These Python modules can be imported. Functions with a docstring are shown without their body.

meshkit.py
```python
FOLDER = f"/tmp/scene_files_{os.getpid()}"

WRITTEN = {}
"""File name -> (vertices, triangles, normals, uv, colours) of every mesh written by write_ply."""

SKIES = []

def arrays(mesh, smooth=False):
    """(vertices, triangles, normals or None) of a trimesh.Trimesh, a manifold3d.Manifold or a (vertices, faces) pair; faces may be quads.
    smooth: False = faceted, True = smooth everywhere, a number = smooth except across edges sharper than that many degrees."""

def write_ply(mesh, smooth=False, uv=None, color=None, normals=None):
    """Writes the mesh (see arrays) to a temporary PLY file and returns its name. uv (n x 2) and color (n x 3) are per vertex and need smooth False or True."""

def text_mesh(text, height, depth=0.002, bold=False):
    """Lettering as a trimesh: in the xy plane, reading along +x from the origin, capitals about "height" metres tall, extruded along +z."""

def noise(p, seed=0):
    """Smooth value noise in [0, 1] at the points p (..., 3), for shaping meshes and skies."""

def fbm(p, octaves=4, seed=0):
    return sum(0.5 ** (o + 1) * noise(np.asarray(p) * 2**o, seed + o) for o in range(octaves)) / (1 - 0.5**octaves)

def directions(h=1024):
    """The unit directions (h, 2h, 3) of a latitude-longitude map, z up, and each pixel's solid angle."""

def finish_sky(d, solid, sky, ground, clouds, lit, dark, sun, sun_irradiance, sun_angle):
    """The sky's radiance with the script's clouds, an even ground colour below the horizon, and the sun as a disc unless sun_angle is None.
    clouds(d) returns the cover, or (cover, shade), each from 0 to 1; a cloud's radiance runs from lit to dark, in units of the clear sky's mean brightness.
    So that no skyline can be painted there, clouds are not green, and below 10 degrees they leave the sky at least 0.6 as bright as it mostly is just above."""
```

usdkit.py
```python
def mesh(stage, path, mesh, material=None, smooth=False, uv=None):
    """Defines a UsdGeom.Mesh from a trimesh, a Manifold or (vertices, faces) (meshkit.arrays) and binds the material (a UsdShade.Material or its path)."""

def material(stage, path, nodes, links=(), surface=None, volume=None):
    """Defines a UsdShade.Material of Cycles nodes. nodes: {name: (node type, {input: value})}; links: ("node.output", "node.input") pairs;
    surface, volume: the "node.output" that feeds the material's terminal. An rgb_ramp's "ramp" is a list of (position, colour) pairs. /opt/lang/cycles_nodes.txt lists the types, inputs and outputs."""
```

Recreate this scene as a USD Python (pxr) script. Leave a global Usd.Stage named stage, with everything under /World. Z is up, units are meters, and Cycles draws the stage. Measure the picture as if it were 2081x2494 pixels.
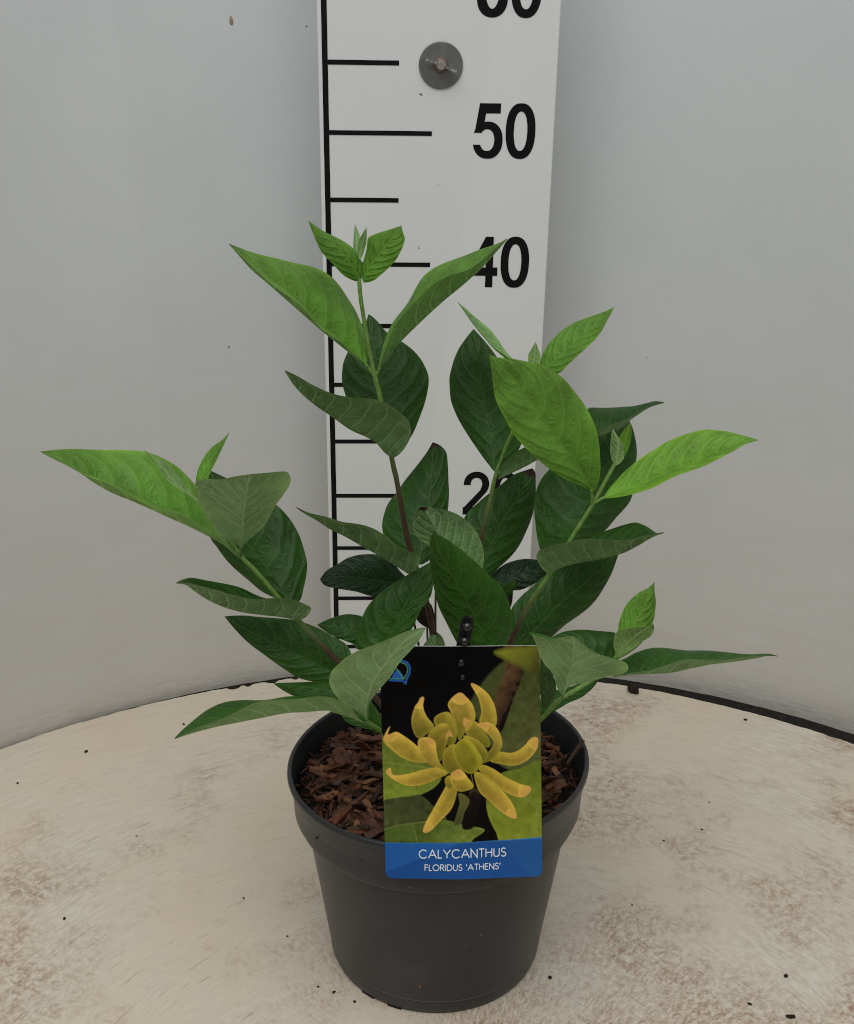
import math, random
import numpy as np, trimesh, shapely
from shapely import affinity
from shapely.geometry import LineString, Polygon, Point, box
from shapely.ops import unary_union
import manifold3d, usdkit, meshkit
from pxr import Gf, Sdf, Usd, UsdGeom, UsdLux, UsdShade, Vt

stage = Usd.Stage.CreateInMemory()
UsdGeom.SetStageUpAxis(stage, "Z"); UsdGeom.SetStageMetersPerUnit(stage, 1.0)
UsdGeom.Xform.Define(stage, "/World"); UsdGeom.Scope.Define(stage, "/World/Looks")
rng = np.random.default_rng(7); random.seed(7)
CM = 0.01

# ------------------------------------------------------------------ camera
cam = UsdGeom.Camera.Define(stage, "/World/camera")
EYE = np.array([0.04542, -0.936, 0.5127])
RIGHT, UP, FWD = np.array([.99932412, -.0349773, .01130878]), np.array([.00104793, .33461919, .94235285]), np.array([.03674509, .94170409, -.33442968])
cam.AddTransformOp().Set(Gf.Matrix4d(*RIGHT, 0, *UP, 0, *(-FWD), 0, *EYE, 1))
cam.CreateHorizontalApertureAttr(36.0); cam.CreateVerticalApertureAttr(36.0 * 1024 / 854); cam.CreateFocalLengthAttr(47.19)
cam.CreateClippingRangeAttr(Gf.Vec2f(0.02, 100)); cam.CreateExposureAttr(0.0)

# ------------------------------------------------------------------ light: even daylight through a pale roof, plus an unseen front lamp
def mat(name, nodes, links=(), surface="p.BSDF"):
    return usdkit.material(stage, "/World/Looks/" + name, nodes, links, surface=surface)

dome = UsdLux.DomeLight.Define(stage, "/World/sky")
skym = mat("pale_roof_light", {"tc": ("texture_coordinate", {}), "s": ("separate_xyz", {}),
    "r": ("rgb_ramp", {"ramp": [(0.0, (.34, .32, .29)), (.46, (.50, .49, .46)), (.58, (.86, .87, .86)), (1.0, (1.0, 1.03, 1.06))]}),
    "m": ("map_range", {"from_min": -1.0, "from_max": 1.0}), "b": ("background_shader", {"strength": 0.29})},
    [("tc.generated", "s.vector"), ("s.z", "m.value"), ("m.result", "r.fac"), ("r.color", "b.color")], surface="b.background")
UsdShade.MaterialBindingAPI.Apply(dome.GetPrim()).Bind(skym)
dome.GetPrim().SetCustomDataByKey("kind", "structure")
lamp = UsdLux.RectLight.Define(stage, "/World/soft_front_lamp")  # unseen soft area lamp, added above the camera to light the front
lamp.AddTranslateOp().Set(Gf.Vec3d(-0.22, -1.2, 1.78)); lamp.AddRotateXOp().Set(33.0)
lamp.CreateWidthAttr(2.0); lamp.CreateHeightAttr(1.3); lamp.CreateIntensityAttr(2.55); lamp.CreateColorAttr(Gf.Vec3f(.975, 1.0, .995))

# ------------------------------------------------------------------ helpers
used = {}
def numbered(path):
    n = used.get(path, 0); used[path] = n + 1
    return path if n == 0 else "%s_%03d" % (path, n)

def tag(prim, label=None, cat=None, group=None, kind=None):
    for k, v in (("label", label), ("category", cat), ("group", group), ("kind", kind)):
        if v: prim.SetCustomDataByKey(k, v)
    return prim

def thing(name, label, cat, group=None, kind=None):
    x = UsdGeom.Xform.Define(stage, numbered("/World/" + name))
    return tag(x.GetPrim(), label, cat, group, kind)

def obj(name, mesh, material, parent=None, smooth=False, label=None, **pv):
    path = numbered((str(parent.GetPath()) if parent else "/World") + "/" + name)
    m = usdkit.mesh(stage, path, mesh, material, smooth)
    api = UsdGeom.PrimvarsAPI(m)
    for k, a in pv.items():
        a = np.asarray(a, np.float32)
        if a.ndim == 2: api.CreatePrimvar(k, Sdf.ValueTypeNames.Color3fArray, "vertex").Set(Vt.Vec3fArray.FromNumpy(a))
        else: api.CreatePrimvar(k, Sdf.ValueTypeNames.FloatArray, "vertex").Set(Vt.FloatArray.FromNumpy(a))
    if label: m.GetPrim().SetCustomDataByKey("label", label)
    return m.GetPrim()

def extrude(shape, depth, z0=0.0):
    parts = [trimesh.creation.extrude_polygon(g, depth, engine="earcut") for g in getattr(shape, "geoms", [shape]) if g.area > 1e-9]
    m = trimesh.util.concatenate(parts); m.apply_translation([0, 0, z0]); return m

def lathe(profile, n=128, sx=0.0):
    """profile of (radius, z) turned about z"""
    pr = np.array(profile, float); a = np.linspace(0, 2 * np.pi, n, endpoint=False)
    v = np.stack([pr[:, 0][None] * np.cos(a)[:, None], pr[:, 0][None] * np.sin(a)[:, None], np.broadcast_to(pr[:, 1], (n, len(pr)))], -1).reshape(-1, 3)
    k = len(pr); f = []
    for i in range(n):
        j = (i + 1) % n
        for q in range(k - 1): f += [[i * k + q, j * k + q, j * k + q + 1], [i * k + q, j * k + q + 1, i * k + q + 1]]
    return trimesh.Trimesh(v, f, process=False)

def resample(P, n, t=None):
    P = np.asarray(P, float); s = np.r_[0, np.cumsum(np.linalg.norm(np.diff(P, axis=0), axis=1))]; s /= s[-1]
    from scipy.interpolate import PchipInterpolator
    return PchipInterpolator(s, P, axis=0)(np.linspace(0, 1, n) if t is None else t)

def tube(P, r0, r1, n=48, k=12, wob=0.0):
    P = resample(P, n); T = np.gradient(P, axis=0); T /= np.linalg.norm(T, axis=1, keepdims=True)
    a = np.cross(T, [0.3, 0.9, 0.1]); a /= np.linalg.norm(a, axis=1, keepdims=True); b = np.cross(T, a)
    t = np.linspace(0, 1, n); r = r0 + (r1 - r0) * t
    ph = np.linspace(0, 2 * np.pi, k, endpoint=False)
    v = P[:, None] + r[:, None, None] * (a[:, None] * np.cos(ph)[None, :, None] + b[:, None] * np.sin(ph)[None, :, None])
    v = v.reshape(-1, 3); f = []
    for i in range(n - 1):
        for j in range(k):
            q = (j + 1) % k; f += [[i * k + j, i * k + q, (i + 1) * k + q], [i * k + j, (i + 1) * k + q, (i + 1) * k + j]]
    v = np.vstack([v, P[:1], P[-1:]]); c0, c1 = n * k, n * k + 1
    for j in range(k):
        q = (j + 1) % k; f += [[c0, q, j], [c1, (n - 1) * k + j, (n - 1) * k + q]]
    return trimesh.Trimesh(v, f, process=False), np.r_[np.repeat(t, k), 0, 1]

# ------------------------------------------------------------------ materials
def plain(name, color, rough=.5, spec=.5, metal=0.0):
    return mat(name, {"p": ("principled_bsdf", {"base_color": color, "roughness": rough, "specular_ior_level": spec, "metallic": metal})})

def speckled(name, color, dirt, rough, amount, scale):
    """painted surface with faint clouding, small dark flecks and dust"""
    return mat(name, {"g": ("geometry", {}), "n": ("noise_texture", {"scale": 5.0, "detail": 5.0, "roughness": .6}),
        "r": ("rgb_ramp", {"ramp": [(.3, tuple(c * .965 for c in color)), (.7, color)]}),
        "v": ("voronoi_texture", {"scale": scale, "randomness": 1.0}), "vn": ("noise_texture", {"scale": scale * 3, "detail": 2.0}),
        "va": ("math", {"math_type": "multiply_add", "value2": .55, "value3": 0.0}), "vs": ("math", {"math_type": "add"}),
        "d": ("map_range", {"from_min": .30, "from_max": .34, "to_min": 1.0, "to_max": 0.0, "clamp": True}),
        "sp": ("separate_color", {}), "pick": ("math", {"math_type": "less_than", "value2": amount}), "dm": ("math", {"math_type": "multiply"}),
        "mx": ("mix", {"color2": dirt}), "fine": ("noise_texture", {"scale": 900.0, "detail": 2.0}), "b": ("bump", {"strength": .06, "distance": .001}),
        "p": ("principled_bsdf", {"roughness": rough, "specular_ior_level": .35})},
        [("g.position", "n.vector"), ("n.fac", "r.fac"), ("g.position", "v.vector"), ("g.position", "vn.vector"), ("vn.fac", "va.value1"), ("v.distance", "vs.value1"), ("va.value", "vs.value2"),
         ("vs.value", "d.value"), ("v.color", "sp.color"), ("sp.r", "pick.value1"), ("pick.value", "dm.value1"), ("d.result", "dm.value2"), ("dm.value", "mx.fac"),
         ("r.color", "mx.color1"), ("mx.color", "p.base_color"), ("g.position", "fine.vector"), ("fine.fac", "b.height"), ("b.normal", "p.normal")])

WALLC = np.array([9.7, -50.6]); WALLR = 56.35; TABC = np.array([8.3, -50.6]); TABR = 55.15
# wall: white lacquer, grimy band along its foot, a few scattered flecks
wallm = mat("white_wall_paint", {"g": ("geometry", {}), "n": ("noise_texture", {"scale": 4.0, "detail": 5.0, "roughness": .6}),
    "r": ("rgb_ramp", {"ramp": [(.3, (.615, .630, .632)), (.7, (.675, .687, .688))]}),
    "v": ("voronoi_texture", {"scale": 55.0}), "vn": ("noise_texture", {"scale": 160.0, "detail": 2.0}),
    "va": ("math", {"math_type": "multiply", "value2": .4}), "vs": ("math", {"math_type": "add"}),
    "d": ("map_range", {"from_min": .205, "from_max": .235, "to_min": .75, "to_max": 0.0, "clamp": True}),
    "sc": ("separate_color", {}), "pick": ("math", {"math_type": "less_than", "value2": .13}), "dm": ("math", {"math_type": "multiply"}),
    "mx": ("mix", {"color2": (.09, .08, .07)}),
    "sp": ("separate_xyz", {}), "mp": ("mapping", {"scale": (14.0, 14.0, 110.0)}), "n2": ("noise_texture", {"scale": 1.0, "detail": 6.0, "roughness": .65}),
    "h0": ("math", {"math_type": "multiply_add", "value2": .075, "value3": -.037}), "h1": ("math", {"math_type": "add"}),
    "band": ("map_range", {"from_min": -.004, "from_max": .028, "to_min": 1.0, "to_max": 0.0, "clamp": True}),
    "mp3": ("mapping", {"scale": (55.0, 55.0, 480.0)}), "n3": ("noise_texture", {"scale": 1.0, "detail": 7.0, "roughness": .72}), "n3r": ("map_range", {"from_min": .40, "from_max": .68, "to_min": .02, "to_max": .55, "clamp": True}),
    "bm": ("math", {"math_type": "multiply"}), "mx2": ("mix", {"color2": (.30, .23, .175)}),
    "bounce_tint": ("map_range", {"from_min": 0.0, "from_max": .40, "to_min": .70, "to_max": 0.0, "clamp": True}), "fm": ("math", {"math_type": "multiply"}), "mx3": ("mix", {"color2": (.60, .50, .38)}),  # warm bounce light from the table, tinted into the lower wall colour
    "fine": ("noise_texture", {"scale": 700.0, "detail": 2.0}), "b": ("bump", {"strength": .08, "distance": .001}),
    "p": ("principled_bsdf", {"roughness": .42, "specular_ior_level": .4})},
    [("g.position", "n.vector"), ("n.fac", "r.fac"), ("g.position", "v.vector"), ("g.position", "vn.vector"), ("vn.fac", "va.value1"), ("v.distance", "vs.value1"), ("va.value", "vs.value2"),
     ("vs.value", "d.value"), ("v.color", "sc.color"), ("sc.r", "pick.value1"), ("pick.value", "dm.value1"), ("d.result", "dm.value2"), ("dm.value", "mx.fac"), ("r.color", "mx.color1"),
     ("g.position", "sp.vector"), ("g.position", "mp.vector"), ("mp.vector", "n2.vector"), ("n2.fac", "h0.value1"), ("sp.z", "h1.value1"), ("h0.value", "h1.value2"),
     ("h1.value", "band.value"), ("g.position", "mp3.vector"), ("mp3.vector", "n3.vector"), ("n3.fac", "n3r.value"), ("band.result", "bm.value1"), ("n3r.result", "bm.value2"), ("bm.value", "mx2.fac"), ("mx3.color", "mx2.color1"),
     ("sp.z", "bounce_tint.value"), ("bounce_tint.result", "fm.value1"), ("n2.fac", "fm.value2"), ("fm.value", "mx3.fac"), ("mx.color", "mx3.color1"), ("mx2.color", "p.base_color"),
     ("g.position", "fine.vector"), ("fine.fac", "b.height"), ("b.normal", "p.normal")])
# table: whitewash brushed round and round, worn brown in blotches
def ramp01(a, b): return {"from_min": a, "from_max": b, "to_min": 0.0, "to_max": 1.0, "clamp": True}
tablem = mat("worn_whitewash", {"g": ("geometry", {}), "sub": ("vector_math", {"math_type": "subtract", "vector2": (TABC[0] * CM, TABC[1] * CM, 0)}), "s": ("separate_xyz", {}),
    "len": ("vector_math", {"math_type": "length"}), "at": ("math", {"math_type": "arctan2"}), "rs": ("math", {"math_type": "multiply", "value2": 300.0}), "as": ("math", {"math_type": "multiply", "value2": 24.0}),
    "c": ("combine_xyz", {}), "grain": ("noise_texture", {"scale": 1.0, "detail": 8.0, "roughness": .72, "distortion": .8}),
    "gr": ("map_range", ramp01(.36, .60)),
    "blot": ("noise_texture", {"scale": 6.0, "detail": 7.0, "roughness": .66}), "wy": ("math", {"math_type": "multiply_add", "value2": -.30, "value3": .075}), "wa": ("math", {"math_type": "add"}), "br": ("map_range", ramp01(.47, .62)),
    "fm": ("vector_math", {"math_type": "multiply", "vector2": (.55, 2.3, 1.0)}), "fuzz": ("noise_texture", {"scale": 1.0, "detail": 9.0, "roughness": .80, "distortion": .35}), "fr": ("map_range", ramp01(.43, .60)),
    "w": ("math", {"math_type": "multiply"}), "w2": ("math", {"math_type": "multiply", "value2": .92}),
    "sm": ("map_range", {"from_min": .38, "from_max": .62, "to_min": .18, "to_max": 1.0, "clamp": True}), "gk2": ("math", {"math_type": "multiply"}), "soft": ("noise_texture", {"scale": 7.0, "detail": 5.0}), "sr": ("map_range", ramp01(.35, .7)),
    "base": ("mix", {"color1": (.760, .650, .505), "color2": (.81, .755, .640)}), "m1": ("mix", {"color2": (.47, .385, .285)}), "gk": ("math", {"math_type": "multiply", "value2": .46}),
    "inv": ("math", {"math_type": "subtract", "value1": 1.0}), "m2": ("mix", {"color2": (.36, .195, .115)}), "sv": ("vector_math", {"math_type": "multiply", "vector2": (2.6, .32, 1.0)}), "sn": ("noise_texture", {"scale": 1.0, "detail": 3.0, "roughness": .6, "distortion": .8}), "sr2": ("map_range", {"from_min": .63, "from_max": .70, "to_min": 0.0, "to_max": .5, "clamp": True}), "m4": ("mix", {"color2": (.20, .15, .10)}),
    "m3": ("mix", {"color2": (.06, .045, .035)}), "v": ("voronoi_texture", {"scale": 75.0}), "vn": ("noise_texture", {"scale": 300.0}), "va": ("math", {"math_type": "multiply", "value2": .4}), "vs": ("math", {"math_type": "add"}),
    "vd": ("map_range", {"from_min": .215, "from_max": .245, "to_min": .8, "to_max": 0.0, "clamp": True}), "sc": ("separate_color", {}), "pick": ("math", {"math_type": "less_than", "value2": .03}), "dm": ("math", {"math_type": "multiply"}),
    "hh": ("math", {"math_type": "multiply_add", "value2": .6}), "b": ("bump", {"strength": .35, "distance": .0012}),
    "p": ("principled_bsdf", {"roughness": .6, "specular_ior_level": .3})},
    [("g.position", "sub.vector1"), ("sub.vector", "s.vector"), ("sub.vector", "len.vector1"), ("s.y", "at.value1"), ("s.x", "at.value2"), ("len.value", "rs.value1"), ("at.value", "as.value1"),
     ("rs.value", "c.x"), ("as.value", "c.y"), ("c.vector", "grain.vector"), ("grain.fac", "gr.value"), ("g.position", "blot.vector"), ("s.y", "wy.value1"), ("wy.value", "wa.value1"), ("blot.fac", "wa.value2"), ("wa.value", "br.value"), ("c.vector", "fm.vector1"), ("fm.vector", "fuzz.vector"), ("fuzz.fac", "fr.value"),
     ("br.result", "w.value1"), ("fr.result", "w.value2"), ("w.value", "w2.value1"), ("g.position", "soft.vector"), ("soft.fac", "sr.value"), ("sr.result", "base.fac"), ("base.color", "m1.color1"),
     ("gr.result", "inv.value2"), ("inv.value", "gk.value1"), ("soft.fac", "sm.value"), ("gk.value", "gk2.value1"), ("sm.result", "gk2.value2"), ("gk2.value", "m1.fac"), ("m1.color", "m2.color1"), ("w2.value", "m2.fac"), ("c.vector", "sv.vector1"), ("sv.vector", "sn.vector"), ("sn.fac", "sr2.value"), ("sr2.result", "m4.fac"), ("m2.color", "m4.color1"), ("m4.color", "m3.color1"),
     ("g.position", "v.vector"), ("g.position", "vn.vector"), ("vn.fac", "va.value1"), ("v.distance", "vs.value1"), ("va.value", "vs.value2"), ("vs.value", "vd.value"), ("v.color", "sc.color"), ("sc.r", "pick.value1"),
     ("pick.value", "dm.value1"), ("vd.result", "dm.value2"), ("dm.value", "m3.fac"), ("m3.color", "p.base_color"),
     ("fuzz.fac", "hh.value1"), ("grain.fac", "hh.value3"), ("hh.value", "b.height"), ("b.normal", "p.normal")])
boardm = speckled("white_board_lacquer", (.80, .805, .795), (.12, .11, .10), .35, .06, 70.0)
blackm = plain("black_vinyl", (.006, .006, .007), .5, .15)
def noisy(name, c0, c1, scale, rough=.6, spec=.4, detail=5.0, bump=.3, stretch=(1, 1, 1), metal=0.0, dist=.001):
    return mat(name, {"g": ("geometry", {}), "mp": ("mapping", {"scale": stretch}), "n": ("noise_texture", {"scale": scale, "detail": detail, "roughness": .65}),
        "r": ("rgb_ramp", {"ramp": [(.3, c0), (.7, c1)]}), "b": ("bump", {"strength": bump, "distance": dist}), "p": ("principled_bsdf", {"roughness": rough, "specular_ior_level": spec, "metallic": metal})},
        [("g.position", "mp.vector"), ("mp.vector", "n.vector"), ("n.fac", "r.fac"), ("r.color", "p.base_color"), ("n.fac", "b.height"), ("b.normal", "p.normal")])
potm = mat("dark_grey_plastic", {"g": ("geometry", {}), "n": ("noise_texture", {"scale": 22.0, "detail": 6.0, "roughness": .6}), "r": ("rgb_ramp", {"ramp": [(.3, (.0190, .0206, .0224)), (.72, (.0250, .0268, .0288))]}),
    "v": ("voronoi_texture", {"scale": 120.0}), "d": ("map_range", {"from_min": .06, "from_max": .12, "to_min": .5, "to_max": 0.0, "clamp": True}), "sc": ("separate_color", {}), "pick": ("math", {"math_type": "less_than", "value2": .10}), "dm": ("math", {"math_type": "multiply"}),
    "du": ("noise_texture", {"scale": 11.0, "detail": 8.0, "roughness": .7, "distortion": .6}), "dur": ("map_range", {"from_min": .50, "from_max": .74, "to_min": 0.0, "to_max": .42, "clamp": True}), "mxd": ("mix", {"color2": (.075, .068, .058)}),
    "mx": ("mix", {"color2": (.22, .19, .15)}), "f": ("noise_texture", {"scale": 1400.0, "detail": 2.0}), "b": ("bump", {"strength": .10, "distance": .0006}), "p": ("principled_bsdf", {"roughness": .38, "specular_ior_level": .45})},
    [("g.position", "n.vector"), ("n.fac", "r.fac"), ("g.position", "v.vector"), ("v.distance", "d.value"), ("v.color", "sc.color"), ("sc.r", "pick.value1"), ("pick.value", "dm.value1"), ("d.result", "dm.value2"), ("dm.value", "mx.fac"),
     ("g.position", "du.vector"), ("du.fac", "dur.value"), ("dur.result", "mxd.fac"), ("r.color", "mxd.color1"), ("mxd.color", "mx.color1"), ("mx.color", "p.base_color"), ("g.position", "f.vector"), ("f.fac", "b.height"), ("b.normal", "p.normal")])
scratchm = plain("scuffed_edge", (.13, .125, .115), .6)
soilm = noisy("dark_soil", (.006, .004, .003), (.022, .014, .010), 260.0, .9, .2, bump=.8)
crumbm = noisy("soil_crumb", (.012, .008, .006), (.05, .033, .022), 500.0, .9, .2)
sealm = noisy("dark_gap", (.012, .010, .009), (.03, .025, .021), 180.0, .8, .25, bump=.4)
steelm = noisy("dull_steel", (.20, .195, .185), (.30, .295, .28), 60.0, .42, .5, metal=.85, bump=.05)
boltm = noisy("bright_steel", (.45, .43, .40), (.6, .58, .54), 300.0, .35, .5, metal=.9, bump=.05)
rustm = noisy("rusty_steel", (.16, .09, .055), (.30, .25, .21), 300.0, .55, .5, metal=.6, bump=.2)
stakem = plain("black_plastic", (.008, .008, .010), .4, .25)
pegm = plain("shiny_black_plastic", (.006, .006, .007), .12, .6)
twigm = noisy("dead_twig", (.05, .032, .022), (.12, .075, .05), 300.0, .8, .2)
BARK = [noisy("bark_%s" % n, c0, c1, 190.0, .58, .35, bump=.7, stretch=(1, 1, 1), detail=7.0) for n, c0, c1 in
        (("red", (0.0685, 0.0214, 0.0095), (0.2056, 0.0721, 0.0333)), ("brown", (0.0457, 0.0187, 0.0101), (0.1218, 0.0534, 0.0285)), ("dark", (0.0213, 0.0101, 0.0059), (0.0640, 0.0281, 0.0154)), ("tan", (0.1445, 0.0573, 0.0250), (0.3272, 0.1401, 0.0618)))]

LEAFM = mat("leaf", {
    "col": ("attribute", {"attribute": "leaf_color"}), "q": ("attribute", {"attribute": "leaf_place"}), "c": ("attribute", {"attribute": "leaf_cm"}), "k": ("attribute", {"attribute": "leaf_kind"}),
    "sq": ("separate_xyz", {}), "sc": ("separate_xyz", {}), "sk": ("separate_xyz", {}),
    # side veins: t*n - (a*u + b*u^2), the two halves half a step apart
    "au": ("math", {"math_type": "absolute"}), "u2": ("math", {"math_type": "multiply_add", "value2": 1.35, "value3": .75}), "u3": ("math", {"math_type": "multiply"}),
    "tn": ("math", {"math_type": "multiply"}), "ds": ("math", {"math_type": "subtract"}), "sg": ("math", {"math_type": "sign"}), "sg2": ("math", {"math_type": "multiply_add", "value2": .21, "value3": 10.0}),
    "wv": ("noise_texture", {"scale": 1.1, "detail": 2.0}), "wv2": ("math", {"math_type": "multiply_add", "value2": .36, "value3": -.18}), "ad": ("math", {"math_type": "add"}), "ad2": ("math", {"math_type": "add"}),
    "fr": ("math", {"math_type": "fraction"}), "ce": ("math", {"math_type": "subtract", "value2": .5}), "ab": ("math", {"math_type": "absolute"}),
    "ends": ("map_range", {"from_min": .62, "from_max": .95, "to_min": 1.0, "to_max": .15, "clamp": True}),
    "vein": ("map_range", {"range_type": "smoothstep", "from_min": .018, "from_max": .062, "to_min": 1.0, "to_max": 0.0, "clamp": True}), "vein2": ("math", {"math_type": "multiply"}),
    "cup": ("map_range", {"range_type": "smoothstep", "from_min": 0.0, "from_max": .42, "to_min": 1.0, "to_max": 0.0, "clamp": True}),
    # midrib
    "mw": ("math", {"math_type": "absolute"}), "mid": ("map_range", {"range_type": "smoothstep", "from_min": .02, "from_max": .075, "to_min": 1.0, "to_max": 0.0, "clamp": True}),
    # fine net
    "wn": ("noise_texture", {"scale": 2.2, "detail": 2.0}), "wm": ("vector_math", {"math_type": "multiply_add", "vector2": (.35, .35, .0)}),
    "net": ("voronoi_texture", {"feature": "distance_to_edge", "scale": 1.9}), "netv": ("map_range", {"range_type": "smoothstep", "from_min": .006, "from_max": .05, "to_min": .55, "to_max": 0.0, "clamp": True}),
    "nets": ("map_range", {"range_type": "smoothstep", "from_min": .0, "from_max": .22, "to_min": .42, "to_max": 0.0, "clamp": True}),
    "mx1": ("math", {"math_type": "maximum"}), "mx2": ("math", {"math_type": "maximum"}), "amt": ("math", {"math_type": "multiply"}),
    "vc": ("attribute", {"attribute": "vein_color"}),
    "mot": ("noise_texture", {"scale": .9, "detail": 4.0}), "motr": ("map_range", {"from_min": .3, "from_max": .7, "to_min": .84, "to_max": 1.15}), "bs": ("voronoi_texture", {"scale": 1.7}), "bsc": ("separate_color", {}), "bsp": ("math", {"math_type": "less_than", "value2": .10}), "bsd": ("map_range", {"from_min": .08, "from_max": .15, "to_min": .6, "to_max": 0.0, "clamp": True}), "bsm": ("math", {"math_type": "multiply"}), "mxb": ("mix", {"color2": (.20, .17, .08)}), "mm": ("vector_math", {"math_type": "scale"}),
    "mix": ("mix", {}),
    "h1": ("math", {"math_type": "maximum"}), "h2": ("math", {"math_type": "maximum"}), "h3": ("math", {"math_type": "multiply"}), "b": ("bump", {"strength": .55, "distance": .0010}),
    "p": ("principled_bsdf", {"specular_ior_level": .33}), "tr": ("translucent_bsdf", {}), "tc": ("mix", {"mix_type": "multiply", "fac": 1.0, "color2": (1.15, 1.25, .35)}), "mc": ("mix_closure", {"fac": .3})},
    [("q.vector", "sq.vector"), ("c.vector", "sc.vector"), ("k.vector", "sk.vector"),
     ("sq.y", "au.value1"), ("au.value", "u2.value1"), ("u2.value", "u3.value1"), ("au.value", "u3.value2"), ("sq.x", "tn.value1"), ("sq.z", "tn.value2"), ("tn.value", "ds.value1"), ("u3.value", "ds.value2"),
     ("sq.y", "sg.value1"), ("sg.value", "sg2.value1"), ("c.vector", "wv.vector"), ("wv.fac", "wv2.value1"), ("ds.value", "ad.value1"), ("sg2.value", "ad.value2"), ("ad.value", "ad2.value1"), ("wv2.value", "ad2.value2"),
     ("ad2.value", "fr.value1"), ("fr.value", "ce.value1"), ("ce.value", "ab.value1"), ("ab.value", "vein.value"), ("ab.value", "cup.value"), ("au.value", "ends.value"), ("vein.result", "vein2.value1"), ("ends.result", "vein2.value2"),
     ("sc.y", "mw.value1"), ("mw.value", "mid.value"), ("c.vector", "wn.vector"), ("wn.color", "wm.vector1"), ("c.vector", "wm.vector3"), ("wm.vector", "net.vector"), ("net.distance", "netv.value"), ("net.distance", "nets.value"),
     ("vein2.value", "mx1.value1"), ("mid.result", "mx1.value2"), ("mx1.value", "mx2.value1"), ("netv.result", "mx2.value2"), ("mx2.value", "amt.value1"), ("sk.y", "amt.value2"),
     ("c.vector", "mot.vector"), ("mot.fac", "motr.value"), ("col.vector", "mm.vector1"), ("motr.result", "mm.scale"), ("mm.vector", "mix.color1"), ("vc.vector", "mix.color2"), ("amt.value", "mix.fac"),
     ("cup.result", "h1.value1"), ("mid.result", "h1.value2"), ("h1.value", "h2.value1"), ("nets.result", "h2.value2"), ("h2.value", "h3.value1"), ("sk.z", "h3.value2"), ("h3.value", "b.height"),
     ("c.vector", "bs.vector"), ("bs.color", "bsc.color"), ("bsc.r", "bsp.value1"), ("bs.distance", "bsd.value"), ("bsp.value", "bsm.value1"), ("bsd.result", "bsm.value2"), ("bsm.value", "mxb.fac"), ("mix.color", "mxb.color1"), ("mxb.color", "p.base_color"), ("sk.x", "p.roughness"), ("b.normal", "p.normal"), ("mix.color", "tc.color1"), ("tc.color", "tr.color"), ("b.normal", "tr.normal"), ("p.BSDF", "mc.closure1"), ("tr.BSDF", "mc.closure2")],
    surface="mc.closure")
STEMM = mat("stem", {"a": ("attribute", {"attribute": "stem_color"}), "g": ("geometry", {}), "n": ("noise_texture", {"scale": 400.0, "detail": 3.0}), "m": ("map_range", {"from_min": .3, "from_max": .7, "to_min": .75, "to_max": 1.2}),
    "s": ("vector_math", {"math_type": "scale"}), "p": ("principled_bsdf", {"roughness": .55, "specular_ior_level": .35})},
    [("g.position", "n.vector"), ("n.fac", "m.value"), ("a.vector", "s.vector1"), ("m.result", "s.scale"), ("s.vector", "p.base_color")])
PRINTM = mat("glossy_print", {"a": ("attribute", {"attribute": "print_color"}), "p": ("principled_bsdf", {"roughness": .33, "specular_ior_level": .09})}, [("a.vector", "p.base_color")])
cardm = plain("white_card", (.88, .89, .89), .4)
inkm = plain("white_ink", (.90, .92, .94), .4)
dripm = plain("dried_drip", (.30, .22, .13), .5)

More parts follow.
